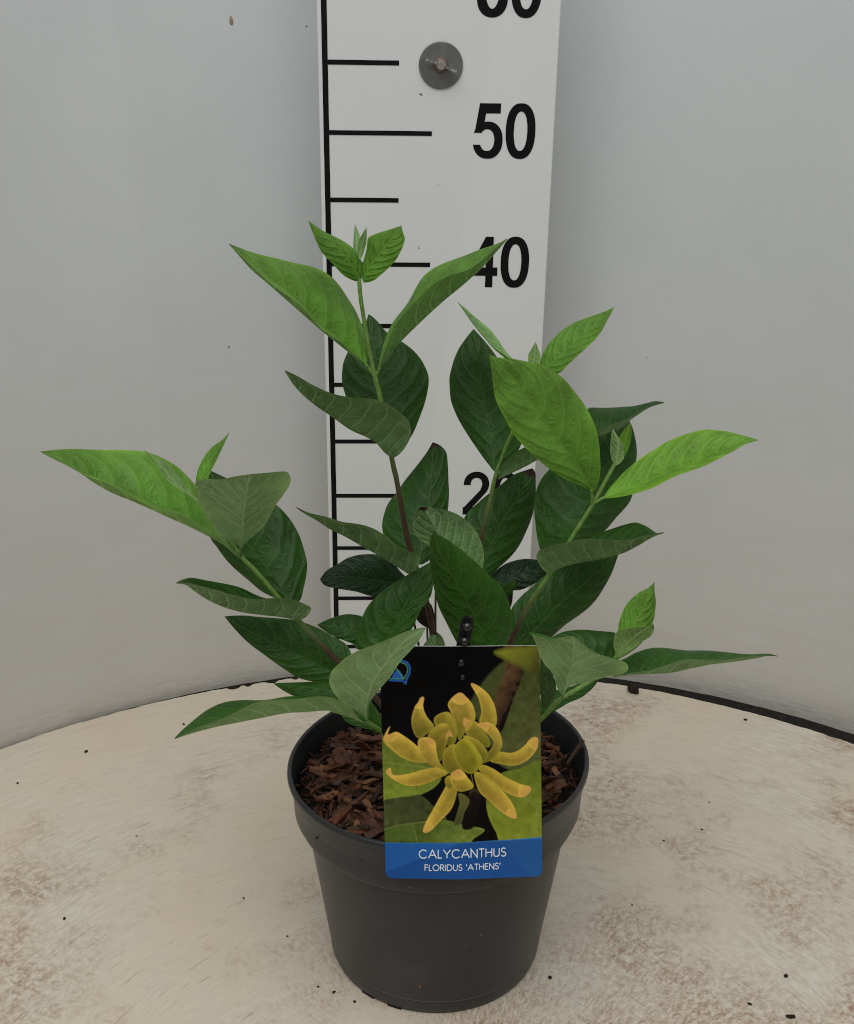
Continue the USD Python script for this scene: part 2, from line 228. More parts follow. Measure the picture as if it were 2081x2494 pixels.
# ------------------------------------------------------------------ setting: curved wall, table, gap
def arc_wall(R0, R1, z0, z1, a0, a1, n=240, nz=24):
    a = np.radians(np.linspace(a0, a1, n)); z = np.linspace(z0, z1, nz)
    def sheet(Rr, flip):
        v = np.stack(np.broadcast_arrays(WALLC[0] + Rr * np.cos(a)[:, None], WALLC[1] + Rr * np.sin(a)[:, None], z[None]), -1).reshape(-1, 3)
        i, j = np.meshgrid(np.arange(n - 1), np.arange(nz - 1), indexing="ij"); q = (i * nz + j).ravel()
        f = np.c_[q, q + nz, q + nz + 1, q + 1]
        return v, f[:, ::-1] if flip else f
    v0, f0 = sheet(R0, True); v1, f1 = sheet(R1, False); k = len(v0); F = [f0, f1 + k]; e = []
    for i in range(n - 1):
        p, q = i * nz, (i + 1) * nz; e += [[p, q, q + k, p + k], [p + nz - 1, p + nz - 1 + k, q + nz - 1 + k, q + nz - 1]]
    for j in range(nz - 1):
        e += [[j, j + k, j + 1 + k, j + 1], [(n - 1) * nz + j, (n - 1) * nz + j + 1, (n - 1) * nz + j + 1 + k, (n - 1) * nz + j + k]]
    return (np.vstack([v0, v1]) * CM, np.vstack(F + [np.array(e)]))
wall = thing("curved_wall", "white curved wall sweeping round behind the round table, grimy along its foot", "wall")
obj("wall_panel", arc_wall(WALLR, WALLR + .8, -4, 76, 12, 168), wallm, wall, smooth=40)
def on_wall(deg, z, r=WALLR):
    a = math.radians(deg); return np.array([WALLC[0] + r * math.cos(a), WALLC[1] + r * math.sin(a), z])
dr = trimesh.creation.icosphere(3, 1.0); dr.apply_scale([.16, .06, .33])
dr.vertices[:, 0] *= 1 - .35 * (dr.vertices[:, 2] / .33); dr.apply_translation(on_wall(107.9, 58.1, WALLR - .01)); dr.apply_scale(CM)
obj("drip", dr, dripm, wall, smooth=True, label="small dried brown drip high on the left wall")

def table_top():
    n = 1440; a = np.linspace(0, 2 * np.pi, n, endpoint=False)
    j = meshkit.fbm(np.c_[np.cos(a) * 60, np.sin(a) * 60, np.zeros(n)], 4, 3) - .5
    chip = np.where((np.degrees(a) > 101) & (np.degrees(a) < 110), np.maximum(0, meshkit.noise(np.c_[np.degrees(a) * 1.9, a * 0, a * 0], 5) - .35) * .75, 0)
    R = TABR + j * .28 - chip
    rings = [0.0, 10, 20, 30, 40, 48, 52, 54]
    v = [[0, 0, 0]]; f = []
    lay = [(np.full(n, r), np.zeros(n)) for r in rings[1:]] + [(R - .12, np.zeros(n)), (R, np.full(n, -.10)), (R - .05, np.full(n, -2.2))]
    for r, z in lay: v += np.c_[r * np.cos(a), r * np.sin(a), z].tolist()
    b = 1 + n * (len(lay) - 1)
    for i in range(n): f.append([0, 1 + i, 1 + (i + 1) % n])
    for k in range(len(lay) - 1):
        for i in range(n):
            p, q = 1 + k * n + i, 1 + k * n + (i + 1) % n; f += [[p, p + n, q + n], [p, q + n, q]]
    v.append([0, 0, -2.2]); c = len(v) - 1
    for i in range(n): f.append([c, b + (i + 1) % n, b + i])
    v = np.array(v) + [TABC[0], TABC[1], 0]
    return trimesh.Trimesh(v * CM, f, process=False)
table = thing("round_table", "round whitewashed wooden table, brushed and worn brown in patches, under the potted plant", "table")
obj("tabletop", table_top(), tablem, table, smooth=35)
gap = thing("edge_seal", "dark curved strip in the gap between table edge and wall", "seal")
a = np.linspace(math.radians(14), math.radians(166), 300); ri, ro = 53.5, WALLR + .3
v = np.vstack([np.c_[WALLC[0] + r * np.cos(a), WALLC[1] + r * np.sin(a), np.full(300, z)] for r, z in ((ri, -2.6), (ri, -1.2), (ro, -.22), (ro, -2.6))]); f = []
for k in range(4):
    for i in range(299): p, q = k * 300 + i, ((k + 1) % 4) * 300 + i; f += [[p, p + 1, q + 1], [p, q + 1, q]]
sealmesh = trimesh.Trimesh(v * CM, f, process=False)
sealmesh.vertices[:, 2] += np.where(sealmesh.vertices[:, 2] > -.02, (meshkit.fbm(sealmesh.vertices * 90, 3, 2) - .5) * .0012, 0)
obj("seal_strip", sealmesh, sealm, gap, smooth=40)

def blob(size, seed, flat=.6):
    m = trimesh.creation.icosphere(2, 1.0); p = m.vertices
    m.vertices = p * (0.65 + .7 * meshkit.noise(p * 1.9 + seed * 7.7, seed))[:, None]
    m.apply_scale([size, size * (.55 + .3 * ((seed * 37) % 10) / 10), size * flat]); m.apply_transform(trimesh.transformations.rotation_matrix(seed * 1.3, [0, 0, 1])); return m
lump = blob(.62, 4, .75); lump.vertices += .12 * (meshkit.fbm(lump.vertices * 4, 3, 1)[:, None] - .5) * lump.vertices
lump.apply_translation([27.9, -.2, .36]); lump.apply_scale(CM)
tag(obj("soil_lump", lump, crumbm), "dark crumbly lump of soil by the table's back edge at the dark gap", "soil")
CRUMBS = [(14.86, -37.16, .17, "small dark crumb just to the right of the pot's foot"), (26.84, -39.66, .16, "dark crumb at lower right, leftmost of the three near the picture's bottom edge"),
          (29.87, -37.37, .24, "thin dark sliver of soil at lower right, above two other crumbs"), (29.01, -40.77, .30, "crooked dark crumb lowest in the right corner of the table"),
          (28.66, -21.88, .12, "dark crumb right of the pot, level with the label's blue band"), (-17.1, -30.98, .16, "larger dark crumb far left on the table, level with the pot's collar"),
          (-25.2, -14.64, .13, "dark crumb at the far left edge, second row from the wall"), (-20.88, -9.95, .2, "flat dark crumb at far left, nearest the wall there"),
          (-13.41, -5.55, .16, "dark crumb near the wall behind the tip of the low left leaf"), (-14.18, -21.86, .1, "tiny dark crumb left of the pot, below the low left leaf's tip"),
          (-5.32, -29.14, .1, "tiny dark crumb midway down, left of the pot's collar"), (37.01, -5.57, .2, "dark crumb near the black gap on the far right"),
          (31.3, -.1, .3, "dark crumb touching the black gap, right of the big soil lump"), (25.4, -23.2, .1, "tiny crumb between the pot's right side and the crumb beyond it"),
          (-21.5, -31.2, .11, "small crumb furthest left, near the picture's left border, low down"), (30.2, -18.3, .09, "tiny crumb right of the pot, level with the flower picture"),
          (-2.0, -33.0, .09, "tiny crumb close by the pot's left flank"), (21.5, -30.4, .09, "tiny crumb close by the pot's right flank"),
          (.3, -37.6, .10, "dark crumb by the pot's left foot, leftmost of the three there"), (1.3, -38.1, .15, "biggest crumb by the pot's left foot, middle of the three there"), (2.6, -38.9, .12, "crumb by the pot's left foot, rightmost of the three there")]
for i, (x, y, s, words) in enumerate(CRUMBS):
    s *= .85; m = blob(s, i + 1, .5); m.apply_translation([x, y, s * .3])
    if i in (2, 3): m.vertices = (m.vertices - [x, y, 0]) @ trimesh.transformations.rotation_matrix(.6, [0, 0, 1])[:3, :3].T * [1.15, .62, 1] + [x, y, 0]
    m.apply_scale(CM)
    tag(obj("soil_crumb", m, crumbm), words, "crumb", "dark crumbs scattered on the table")

# ------------------------------------------------------------------ measuring board (its own plane: x across, y up, z out)
LEAN = .06
BM = np.array([[1, 0, 0, 0], [0, -math.sin(LEAN), -math.cos(LEAN), 0], [0, math.cos(LEAN), -math.sin(LEAN), 0], [0, 0, 0, 1.0]])
def on_board(m):
    m = m.copy(); m.apply_transform(BM); m.apply_scale(CM); return m
brd = thing("measuring_board", "tall white height board with black centimetre ticks and numbers behind the plant", "height board")
pan = extrude(box(-.47, .25, 17.5, 74).buffer(-.12).buffer(.12), .85, -.9)
m = extrude(box(-.47, .25, 17.5, 74).buffer(-.05), .06, -.06); obj("panel", on_board(trimesh.util.concatenate([pan, m])), boardm, brd)
obj("scale_line", on_board(extrude(box(-.18, .6, .24, 73), .03, .004)), blackm, brd)
for k in range(1, 15):
    h = 5 * k; w = 8.1 if k % 2 == 0 else 5.56
    obj("tick", on_board(extrude(box(.243, h - .17, w, h + .17), .03, .004)), blackm, brd)
def ell(cx, cy, a, b, n=64, e=2.0):
    t = np.linspace(0, 2 * np.pi, n, endpoint=False); c, s = np.cos(t), np.sin(t)
    return Polygon(np.c_[cx + a * np.sign(c) * np.abs(c) ** (2 / e), cy + b * np.sign(s) * np.abs(s) ** (2 / e)])
def digit(ch):   # 2.3 wide, 4.0 tall, condensed bold grotesque
    W, H, s = 2.28, 4.0, .60
    if ch == "0": return ell(W / 2, H / 2, W / 2, H / 2 + .03, e=2.35).difference(ell(W / 2, H / 2, W / 2 - s - .02, H / 2 - .56, e=2.25))
    if ch == "1": return Polygon([(1.5, 0), (1.5, H), (1.0, H), (.75, 3.55), (.25, 3.2), (.25, 2.55), (.88, 2.85), (.88, 0)])
    if ch == "4": return Polygon([(1.30, 0), (1.30, .92), (0, .92), (0, 1.55), (1.25, H), (1.88, H), (1.88, 1.58), (2.25, 1.58), (2.25, .92), (1.88, .92), (1.88, 0)], [[(.62, 1.58), (1.30, 2.95), (1.30, 1.58)]])
    if ch == "5":
        bowl = ell(1.13, 1.32, 1.15, 1.36, e=2.2).difference(ell(1.08, 1.33, .56, .80, e=2.2)).difference(box(-.2, .98, .62, 1.86))
        st = Polygon([(.46, H), (2.06, H), (2.06, 3.28), (.94, 3.28), (.80, 2.3), (.66, 1.86), (.12, 1.92)])
        return unary_union([bowl, st]).difference(Polygon([(-.3, 1.86), (-.3, 1.0), (.60, 1.06), (.60, 1.80)]))
    if ch == "2":
        top = ell(1.14, 2.85, 1.10, 1.15, e=2.1).difference(ell(1.14, 2.85, .50, .60, e=2.1)).difference(Polygon([(-.3, 2.78), (1.14, 2.78), (1.75, 2.3), (1.2, 1.2), (-.3, 1.2)]))
        return unary_union([top, Polygon([(2.24, 2.85), (1.64, 2.75), (1.5, 2.3), (.0, .55), (.0, 0), (.75, 0), (.85, .7), (2.05, 2.15)]), box(0, 0, 2.22, .68)])
    if ch == "3":
        u = ell(1.1, 2.95, 1.02, 1.05).difference(ell(1.1, 2.95, .46, .5)); l = ell(1.12, 1.15, 1.12, 1.15).difference(ell(1.1, 1.17, .52, .58))
        return unary_union([u.difference(box(-.3, 1.8, .95, 2.75)), l.difference(box(-.3, 1.25, .95, 2.6))])
    if ch == "6":
        return unary_union([ell(W / 2, 1.3, W / 2, 1.32, e=2.2).difference(ell(W / 2, 1.28, .54, .76)), ell(W / 2, H / 2, W / 2, H / 2 + .03, e=2.35).difference(ell(W / 2, H / 2, W / 2 - s, H / 2 - .56)).difference(box(.9, 1.2, 3, 2.9))])
for tens in range(1, 7):
    for ch, x in ((str(tens), 11.28), ("0", 13.78)):
        obj("digit", on_board(extrude(affinity.translate(digit(ch), x, tens * 10 - 1.76), .03, .004)), blackm, brd)
WX, WY = 8.7, 54.88
ws = lathe([(0.0, .004), (1.64, .004), (1.66, .05), (1.64, .15), (1.58, .17), (.45, .20), (0.0, .2)], 96); ws.apply_translation([WX, WY, 0]); obj("washer", on_board(ws), steelm, brd, smooth=35)
nutb = lathe([(0, .19), (.58, .19), (.56, .3), (.42, .62), (.34, .66), (0.0, .66)], 48); nutb.apply_translation([WX, WY, 0])
nut = obj("wing_nut", on_board(nutb), rustm, brd, smooth=35)
for sgn, a in ((1, 0), (-1, 0)):
    wing = extrude(Polygon([(.3, .30), (.62, .34), (1.05, .75), (1.18, 1.02), (1.08, 1.16), (.86, 1.08), (.55, .72), (.3, .6)]).buffer(.03), .17, -.085)
    wing.apply_transform(trimesh.transformations.rotation_matrix(math.pi / 2, [1, 0, 0]))
    wing.apply_scale([sgn, 1, 1]) if sgn > 0 else wing.apply_transform(trimesh.transformations.rotation_matrix(math.pi, [0, 0, 1]))
    wing.apply_transform(trimesh.transformations.rotation_matrix(math.radians(-20), [0, 0, 1])); wing.apply_translation([WX, WY, 0])
    obj("wing", on_board(wing), boltm, nut)
bl = lathe([(0, .5), (.29, .5), (.29, 1.0), (.24, 1.06), (0, 1.06)], 40); bl.apply_translation([WX, WY, 0]); obj("bolt", on_board(bl), boltm, brd, smooth=35)

# ------------------------------------------------------------------ pot
POT = np.array([7.74, -33.35, 0])
def tilt(m):   # the rim sits a little higher on its right side
    v = np.array(m.vertices); v[:, 2] += .053 * v[:, 0] * np.clip(v[:, 2] / 13.9, 0, 1) ** 2; m.vertices = (v + POT) * CM; return m
pot = thing("plant_pot", "dark grey round plastic nursery pot with a deep collar, holding the shrub", "pot")
obj("pot_body", tilt(lathe([(0, .25), (6.3, .25), (6.45, .0), (6.62, .05), (6.80, .5), (6.83, 1.05), (6.86, 1.1), (7.42, 5.0), (7.86, 8.0), (8.12, 10.2), (8.16, 10.38), (8.52, 10.42)], 160)), potm, pot, smooth=35)
obj("collar", tilt(lathe([(8.50, 10.43), (8.56, 10.34), (8.62, 10.36), (8.66, 10.46), (8.93, 12.0), (9.16, 13.35), (9.10, 13.2), (8.98, 13.0), (8.82, 11.0), (8.5, 10.43)], 160)), potm, pot, smooth=40)
obj("rim", tilt(lathe([(9.05, 13.28), (9.17, 13.36), (9.25, 13.46), (9.29, 13.6), (9.28, 13.78), (9.22, 13.88), (9.12, 13.92), (9.03, 13.88), (8.98, 13.75), (8.93, 13.2), (8.8, 11.0), (8.9, 11.0), (9.0, 13.2), (9.05, 13.28)], 160)), potm, pot, smooth=50)
for z, r in ((1.12, 6.868), (10.40, 8.63)):   # scuffed moulding lines
    a = np.linspace(-math.pi * .93, -math.pi * .07, 160); pts = np.c_[r * np.cos(a), r * np.sin(a), np.full(160, z)]
    tb, _ = tube(pts, .013, .013, 160, 6); obj("mould_line", tilt(tb), scratchm, pot, smooth=True)
for ang in (-2.28, -1.99):                   # drain notches at the foot
    nb = trimesh.creation.box([.9, .3, .34]); nb.apply_translation([0, -6.53, .17]); nb.apply_transform(trimesh.transformations.rotation_matrix(ang + math.pi / 2, [0, 0, 1]))
    obj("drain_notch", tilt(nb), stakem, pot)
# a fibre and a fleck stuck to the pot
fleck = blob(.13, 6, .5); fleck.apply_transform(trimesh.transformations.rotation_matrix(math.pi / 2, [1, 0, 0])); fleck.apply_translation([-1.2, -6.95, 2.4]); obj("bark_fleck", tilt(fleck), BARK[3], pot)

# ------------------------------------------------------------------ bark mulch
mul = thing("bark_mulch", "reddish brown shredded bark filling the top of the dark pot", "bark mulch")
soil = lathe([(0, 12.55), (3, 12.6), (6, 12.5), (8, 12.3), (8.80, 11.9), (8.75, 11.5), (0, 11.5)], 96)
sv = np.array(soil.vertices); sv[:, 2] += np.where(sv[:, 2] > 11.8, (meshkit.fbm(sv * .9, 4, 3) - .5) * .7, 0); soil.vertices = sv
obj("soil", tilt(soil), soilm, mul)
def height(x, y): return 12.5 - .3 * max(0, (math.hypot(x, y) - 6) / 2.8)
def chip(L, W, T, seed):
    r = np.random.default_rng(seed); n = 5
    up = [(-L / 2 + L * k / n + r.normal(0, L * .025), W / 2 * (r.uniform(.55, 1.05) if 0 < k < n else r.uniform(.2, .95))) for k in range(n + 1)]
    dn = [(-L / 2 + L * k / n + r.normal(0, L * .025), -W / 2 * (r.uniform(.55, 1.05) if 0 < k < n else r.uniform(.2, .95))) for k in range(n + 1)]
    bow, tw = r.normal(0, .06) * L, r.normal(0, .5)
    v = []
    for z in (-1, 1):
        for row in (up, dn):
            for k, (x, y) in enumerate(row):
                q = x / L; ang = tw * q; zz = T / 2 * z * (.7 + .6 * r.random()) + bow * (q * q * 4 - .5)
                v.append([x, y * math.cos(ang) - zz * math.sin(ang), y * math.sin(ang) + zz * math.cos(ang)])
    k = n + 1; f = []
    for i in range(n):
        f += [[2 * k + i, 3 * k + i, 3 * k + i + 1], [2 * k + i, 3 * k + i + 1, 2 * k + i + 1], [i, i + 1, k + i + 1], [i, k + i + 1, k + i],
              [i, 2 * k + i, 2 * k + i + 1], [i, 2 * k + i + 1, i + 1], [k + i, k + i + 1, 3 * k + i + 1], [k + i, 3 * k + i + 1, 3 * k + i]]
    f += [[0, k, 3 * k], [0, 3 * k, 2 * k], [n, 2 * k + n, 3 * k + n], [n, 3 * k + n, k + n]]
    return trimesh.Trimesh(np.array(v), f, process=False)
def place(m, x, y, lift, r, pitch):
    m.apply_transform(trimesh.transformations.euler_matrix(r.normal(0, pitch), r.normal(0, pitch), r.uniform(0, 6.28)))
    m.apply_translation([x, y, height(x, y) + lift]); return m
r = np.random.default_rng(11); fine = []; n = 0
while n < 1500:
    x, y = r.uniform(-8.7, 8.7, 2)
    if math.hypot(x, y) > 8.55: continue
    n += 1; L = r.uniform(.35, 1.5); fine.append(place(chip(L, L * r.uniform(.07, .2), r.uniform(.04, .09), 5000 + n), x, y, r.uniform(-.1, .22), r, .35))
for k in range(3):
    q = trimesh.util.concatenate(fine[k::3]); tag(obj("fine_bark", tilt(q), BARK[k], mul), kind="stuff")
n = 0
while n < 300:
    x, y = r.uniform(-8.6, 8.6, 2); L = min(3.4, .85 + r.exponential(.7)); lim = 8.62 - L * .5
    if math.hypot(x, y) > lim or (-3.6 < x < 4.9 and r.random() < .86): continue
    n += 1; w = min(.95, L * r.uniform(.16, .5))
    obj("bark_chip", tilt(place(chip(L, w, r.uniform(.08, .18), n), x, y, r.uniform(.1, .6), r, .42)), BARK[r.choice([0, 0, 1, 1, 2, 3])], mul)
big, _ = tube([(-6.4, -5.3, 12.9), (-5.4, -4.0, 13.05), (-4.3, -2.7, 13.3)], .34, .06, 14, 6); obj("bark_chip", tilt(big), BARK[0], mul)
tw, _ = tube([(8.0, -.5, 13.1), (8.45, -.15, 13.55), (8.85, .1, 14.0), (9.0, .2, 14.3)], .10, .17, 14, 8); obj("bark_sliver", tilt(tw), twigm, mul, smooth=40)

# ------------------------------------------------------------------ the shrub
LEAVES = [  # tone, side, brown tip, midrib, edge, other edge (cm, base to tip)
    ("bright", -1, 0,
     [(3.44,-31.6,38.02),(2.63,-31.93,38.67),(1.83,-32.28,39.4),(1.04,-32.64,40.12),(0.08,-33.1,41.09),(-0.86,-33.56,42.04),(-1.67,-33.98,42.87),(-2.39,-34.34,43.57),(-2.9,-34.66,44.24),(-3.44,-35,44.98)],
     [(3.5,-31.6,38.08),(3.53,-30.81,38.72),(3.32,-30.37,39.59),(2.94,-30.08,40.76),(2.4,-30.02,41.62),(1.38,-30.23,42.65),(0.38,-30.67,43.32),(-0.78,-31.39,43.75),(-2.07,-32.55,44.1),(-2.91,-33.68,44.57),(-3.44,-35,44.98)],
     [(3.35,-31.6,38.11),(2.62,-33.02,39.07),(1.81,-34.08,40.02),(1.09,-34.84,40.8),(0.22,-35.54,41.74),(-0.63,-35.94,42.63),(-1.41,-36.05,43.33),(-2.1,-35.97,43.87),(-2.72,-35.73,44.4),(-3.44,-35,44.98)]),
    ("bright2", 1, 0,
     [(4.21,-31.6,37.84),(4.51,-31.74,38.38),(5.34,-32.03,39.39),(6.36,-32.38,40.49),(7.55,-32.78,41.69),(8.72,-33.16,42.75),(9.67,-33.49,43.69),(10.41,-33.79,44.6),(10.91,-34,45.25)],
     [(4.15,-31.6,37.94),(4.35,-30.77,38.71),(4.88,-30.23,40),(5.67,-30.04,41.24),(6.4,-30.15,42.31),(7.22,-30.46,43.13),(8.22,-31.01,43.82),(9.38,-31.87,44.33),(10.3,-32.81,44.76),(10.91,-34,45.25)],
     [(4.24,-31.6,38.03),(4.71,-33.02,39.68),(5.31,-33.88,41),(5.99,-34.44,42.04),(6.85,-34.81,42.78),(7.81,-34.99,43.34),(8.97,-34.97,43.89),(10.14,-34.63,44.73),(10.91,-34,45.25)]),
    ("bright", 1, 0,
     [(3.1,-31.5,42.73),(2.5,-32.08,43.86),(1.83,-32.59,44.7),(1.07,-33.1,45.42),(0.53,-33.5,46.01)],
     [(2.92,-31.5,42.63),(2.29,-32.15,43.02),(1.72,-32.72,43.73),(1.15,-33.15,44.41),(0.8,-33.44,45.21),(0.53,-33.5,46.01)],
     [(3.23,-31.5,42.77),(3.33,-31.44,43.28),(3.09,-31.56,44),(2.6,-31.78,44.57),(1.91,-32.17,45.05),(1.15,-32.74,45.48),(0.74,-33.16,45.81),(0.53,-33.5,46.01)]),
    ("bright", 1, 0,
     [(3.3,-31.5,42.66),(3.7,-31.84,43.44),(4.31,-32.26,44.29),(4.91,-32.66,45.07),(5.38,-33,45.73)],
     [(3.26,-31.5,42.73),(3.27,-31.44,43.38),(3.5,-31.62,44.41),(3.61,-31.81,44.97),(4.11,-32.06,45.25),(4.72,-32.43,45.48),(5.38,-33,45.75)],
     [(3.36,-31.5,42.56),(3.8,-31.88,42.69),(4.41,-32.35,43.21),(5.01,-32.74,43.86),(5.41,-32.98,44.57),(5.57,-33.05,45.07),(5.45,-33.07,45.45),(5.38,-33,45.73)]),
    ("young", -1, 0,
     [(3,-31.3,43.92),(2.97,-31.14,44.85),(2.89,-31,45.63)],
     [(2.93,-31.3,43.95),(2.78,-31.34,44.27),(2.82,-31.24,45.06),(2.89,-31,45.63)],
     [(3.08,-31.3,43.97),(3.21,-31,44.79),(3.04,-30.96,45.28),(2.89,-31,45.63)]),
    ("young", -1, 0,
     [(3.11,-31.8,43.88),(3.29,-32,44.74),(3.54,-32.2,45.57)],
     [(3.02,-31.8,44.08),(3.06,-32.09,44.7),(3.32,-32.22,45.26),(3.54,-32.2,45.57)],
     [(3.2,-31.8,43.81),(3.4,-31.79,44.33),(3.53,-31.92,44.93),(3.54,-32.2,45.57)]),
    ("dark", 1, 0,
     [(4.92,-30.6,32.41),(4.56,-29.47,34.21),(4.34,-28.56,35.69),(4,-27.53,37.38),(3.61,-26.48,39.1),(3.52,-26,39.92)],
     [(4.83,-30.6,32.36),(3.83,-29.38,33.5),(2.71,-28.44,34.51),(2.09,-27.84,35.39),(1.89,-27.42,36.21),(1.97,-27.09,36.94),(2.25,-26.76,37.67),(2.93,-26.34,38.62),(3.32,-26.09,39.37),(3.52,-26,39.92)],
     [(4.99,-30.6,32.36),(5.55,-30.04,32.77),(6.05,-29.57,33.27),(6.62,-28.81,34.38),(6.97,-28.23,35.39),(7.11,-27.77,36.31),(6.81,-27.33,37.24),(6.19,-26.95,37.96),(5.52,-26.66,38.37),(4.62,-26.33,38.87),(3.89,-26.05,39.65),(3.52,-26,39.92)]),
    ("dark", 1, 0,
     [(4.88,-32,32.69),(4.5,-32.24,33.07),(3.97,-32.64,33.8),(3.45,-32.95,34.21),(2.63,-33.41,34.72),(1.64,-34.07,35.64),(0.68,-34.72,36.53),(0.03,-35.21,37.27),(-0.41,-35.63,37.97),(-0.71,-36,38.65)],
     [(4.93,-32,32.66),(5.66,-33.06,33.65),(5.94,-33.7,34.59),(5.84,-34.23,35.48),(5.32,-34.72,36.18),(4.31,-35.31,36.74),(2.93,-35.89,37.14),(1.77,-36.19,37.51),(0.61,-36.32,38.03),(-0.16,-36.26,38.46),(-0.71,-36,38.65)],
     [(4.82,-32,32.78),(4.77,-31.42,33.39),(4.5,-31.22,34.23),(3.86,-31.22,34.9),(2.8,-31.53,35.52),(1.67,-32.22,36.23),(0.52,-33.47,37.22),(-0.23,-34.73,38.05),(-0.71,-36,38.65)]),
    ("dark", 1, 0,
     [(10.94,-31,31.55),(10.76,-29.66,33.3),(10.51,-28.66,34.62),(10.32,-27.59,36.07),(10.13,-26.44,37.66),(9.92,-25.5,38.96)],
     [(10.83,-31,31.64),(10.29,-30,32.17),(9.52,-28.86,33.07),(8.84,-27.85,34.16),(8.44,-27.1,35.21),(8.39,-26.67,35.98),(8.62,-26.23,36.87),(9.01,-25.83,37.77),(9.5,-25.57,38.46),(9.92,-25.5,38.96)],
     [(11.17,-31,31.55),(11.95,-30.07,31.94),(12.62,-29.24,32.63),(12.9,-28.58,33.37),(12.78,-27.67,34.62),(12.39,-26.98,35.69),(11.45,-26.11,37.23),(10.6,-25.65,38.24),(9.92,-25.5,38.96)]),
    ("bright2", -1, 0,
     [(12.39,-31.5,37.55),(11.54,-30.71,38.28),(11.01,-30.09,38.98),(10.25,-29.36,39.7),(9.48,-28.63,40.43),(8.72,-28,41)],
     [(12.39,-31.5,37.55),(11.3,-31.88,38.6),(10.53,-31.6,39.04),(9.94,-31.03,39.61),(9.43,-30.11,40.23),(8.72,-28,41)],
     [(12.39,-31.5,37.55),(11.87,-29.3,38.07),(11.37,-28.3,38.57),(10.54,-27.48,39.36),(9.64,-27.33,40.19),(8.72,-28,41)]),
    ("bright", -1, 0,
     [(15.96,-35,31.77),(15.01,-35.7,33.32),(13.71,-36.56,35.02),(12.7,-37.27,36.41),(11.84,-37.91,37.62),(11.02,-38.5,38.69),(10.23,-39.04,39.57),(9.56,-39.5,40.29)],
     [(16.17,-35,31.74),(16.33,-35.2,32.82),(16.21,-35.48,33.93),(15.67,-36.03,35.76),(15.11,-36.42,36.84),(14.35,-36.85,37.8),(13.39,-37.39,38.79),(12.49,-37.85,39.32),(11.5,-38.35,39.68),(10.64,-38.81,39.92),(10.01,-39.17,40.04),(9.56,-39.5,40.29)],
     [(15.79,-35,31.74),(14.85,-35.67,32.34),(13.6,-36.46,33.22),(12.37,-37.25,34.35),(11.18,-38.04,35.76),(10.47,-38.56,36.95),(10.05,-38.91,37.87),(9.84,-39.25,38.96),(9.7,-39.44,39.7),(9.56,-39.5,40.29)]),
    ("bright", 1, 0,
     [(13.34,-32,37.67),(14.26,-32.26,38.74),(15.16,-32.51,39.69),(16.06,-32.75,40.61),(16.94,-33,41.53)],
     [(13.1,-32,37.9),(13.35,-31.59,38.6),(14,-31.43,39.64),(14.84,-31.55,40.34),(15.65,-31.86,40.73),(16.33,-32.29,41.08),(16.94,-33,41.53)],
     [(13.46,-32,37.44),(14.15,-32.58,37.77),(14.72,-32.98,38.45),(15.49,-33.32,39.4),(16.19,-33.39,40.19),(16.59,-33.29,40.93),(16.94,-33,41.53)]),
    ("young", -1, 0,
     [(12.82,-32.2,38.05),(12.83,-32.29,38.74),(12.83,-32.4,39.52)],
     [(12.57,-32.2,38.11),(12.46,-32.18,38.66),(12.63,-32.24,39.07),(12.83,-32.4,39.52)],
     [(13.12,-32.2,38.11),(13.17,-32.18,38.67),(13.02,-32.25,39.07),(12.83,-32.4,39.52)]),
    ("dark", 1, 0,
     [(15.41,-33,33.95),(16.59,-32.39,34.1),(17.4,-31.96,34.25),(18.16,-31.55,34.44),(18.79,-31.15,34.81),(19.43,-30.77,35.12),(20.08,-30.42,35.37),(20.93,-30,35.47)],
     [(15.34,-33,34.13),(15.9,-31.12,34.79),(16.48,-30.3,35.26),(17.81,-29.52,35.12),(19.07,-29.19,34.98),(19.89,-29.23,35.15),(20.52,-29.48,35.42),(20.93,-30,35.47)],
     [(15.46,-33,34.07),(16.39,-33.51,34.87),(17.31,-33.33,35.03),(18.3,-32.81,35.22),(19.12,-32.06,35.54),(19.93,-31.21,35.67),(20.93,-30,35.47)]),
    ("dark", 1, 0,
     [(15.08,-33.5,28.12),(16.47,-31.58,29.83),(17.61,-30.01,31.31),(18.62,-28.72,32.54),(19.38,-27.5,33.84)],
     [(14.92,-33.5,27.94),(14.19,-32.74,27.14),(13.71,-32.38,27.13),(13.42,-31.55,28.2),(13.38,-30.8,29.31),(13.55,-30.35,30.04),(13.93,-29.89,30.77),(14.57,-29.43,31.44),(16.47,-28.41,32.83),(19.38,-27.5,33.84)],
     [(15.2,-33.5,28.12),(16.56,-32.38,27.88),(17.52,-31.64,28.03),(18.49,-30.74,28.65),(19.33,-29.88,29.5),(19.81,-28.75,31.16),(19.92,-28.32,31.92),(19.69,-27.68,33.26),(19.38,-27.5,33.84)]),
    ("vivid", 1, 0,
     [(16.75,-34.7,31.2),(17.92,-34.81,31.67),(19.2,-34.94,32.22),(20.24,-35.04,32.77),(21.48,-35.17,33.39),(22.72,-35.29,33.99),(23.84,-35.41,34.54),(24.83,-35.5,34.77)],
     [(16.72,-34.7,31.26),(17.34,-34.26,31.94),(18.23,-34,32.79),(19.33,-33.87,33.57),(20.38,-33.89,34.33),(21.43,-34.04,34.77),(22.46,-34.28,35.01),(23.27,-34.55,35.01),(24.06,-34.9,34.9),(24.83,-35.5,34.77)],
     [(16.8,-34.7,31.14),(17.57,-35.5,31.53),(18.42,-36.03,32),(19.28,-36.41,32.47),(19.86,-36.58,32.81),(20.86,-36.72,33.36),(22.12,-36.64,33.95),(23.24,-36.35,34.37),(24.08,-35.99,34.71),(24.83,-35.5,34.77)]),
    ("young", -1, 0,
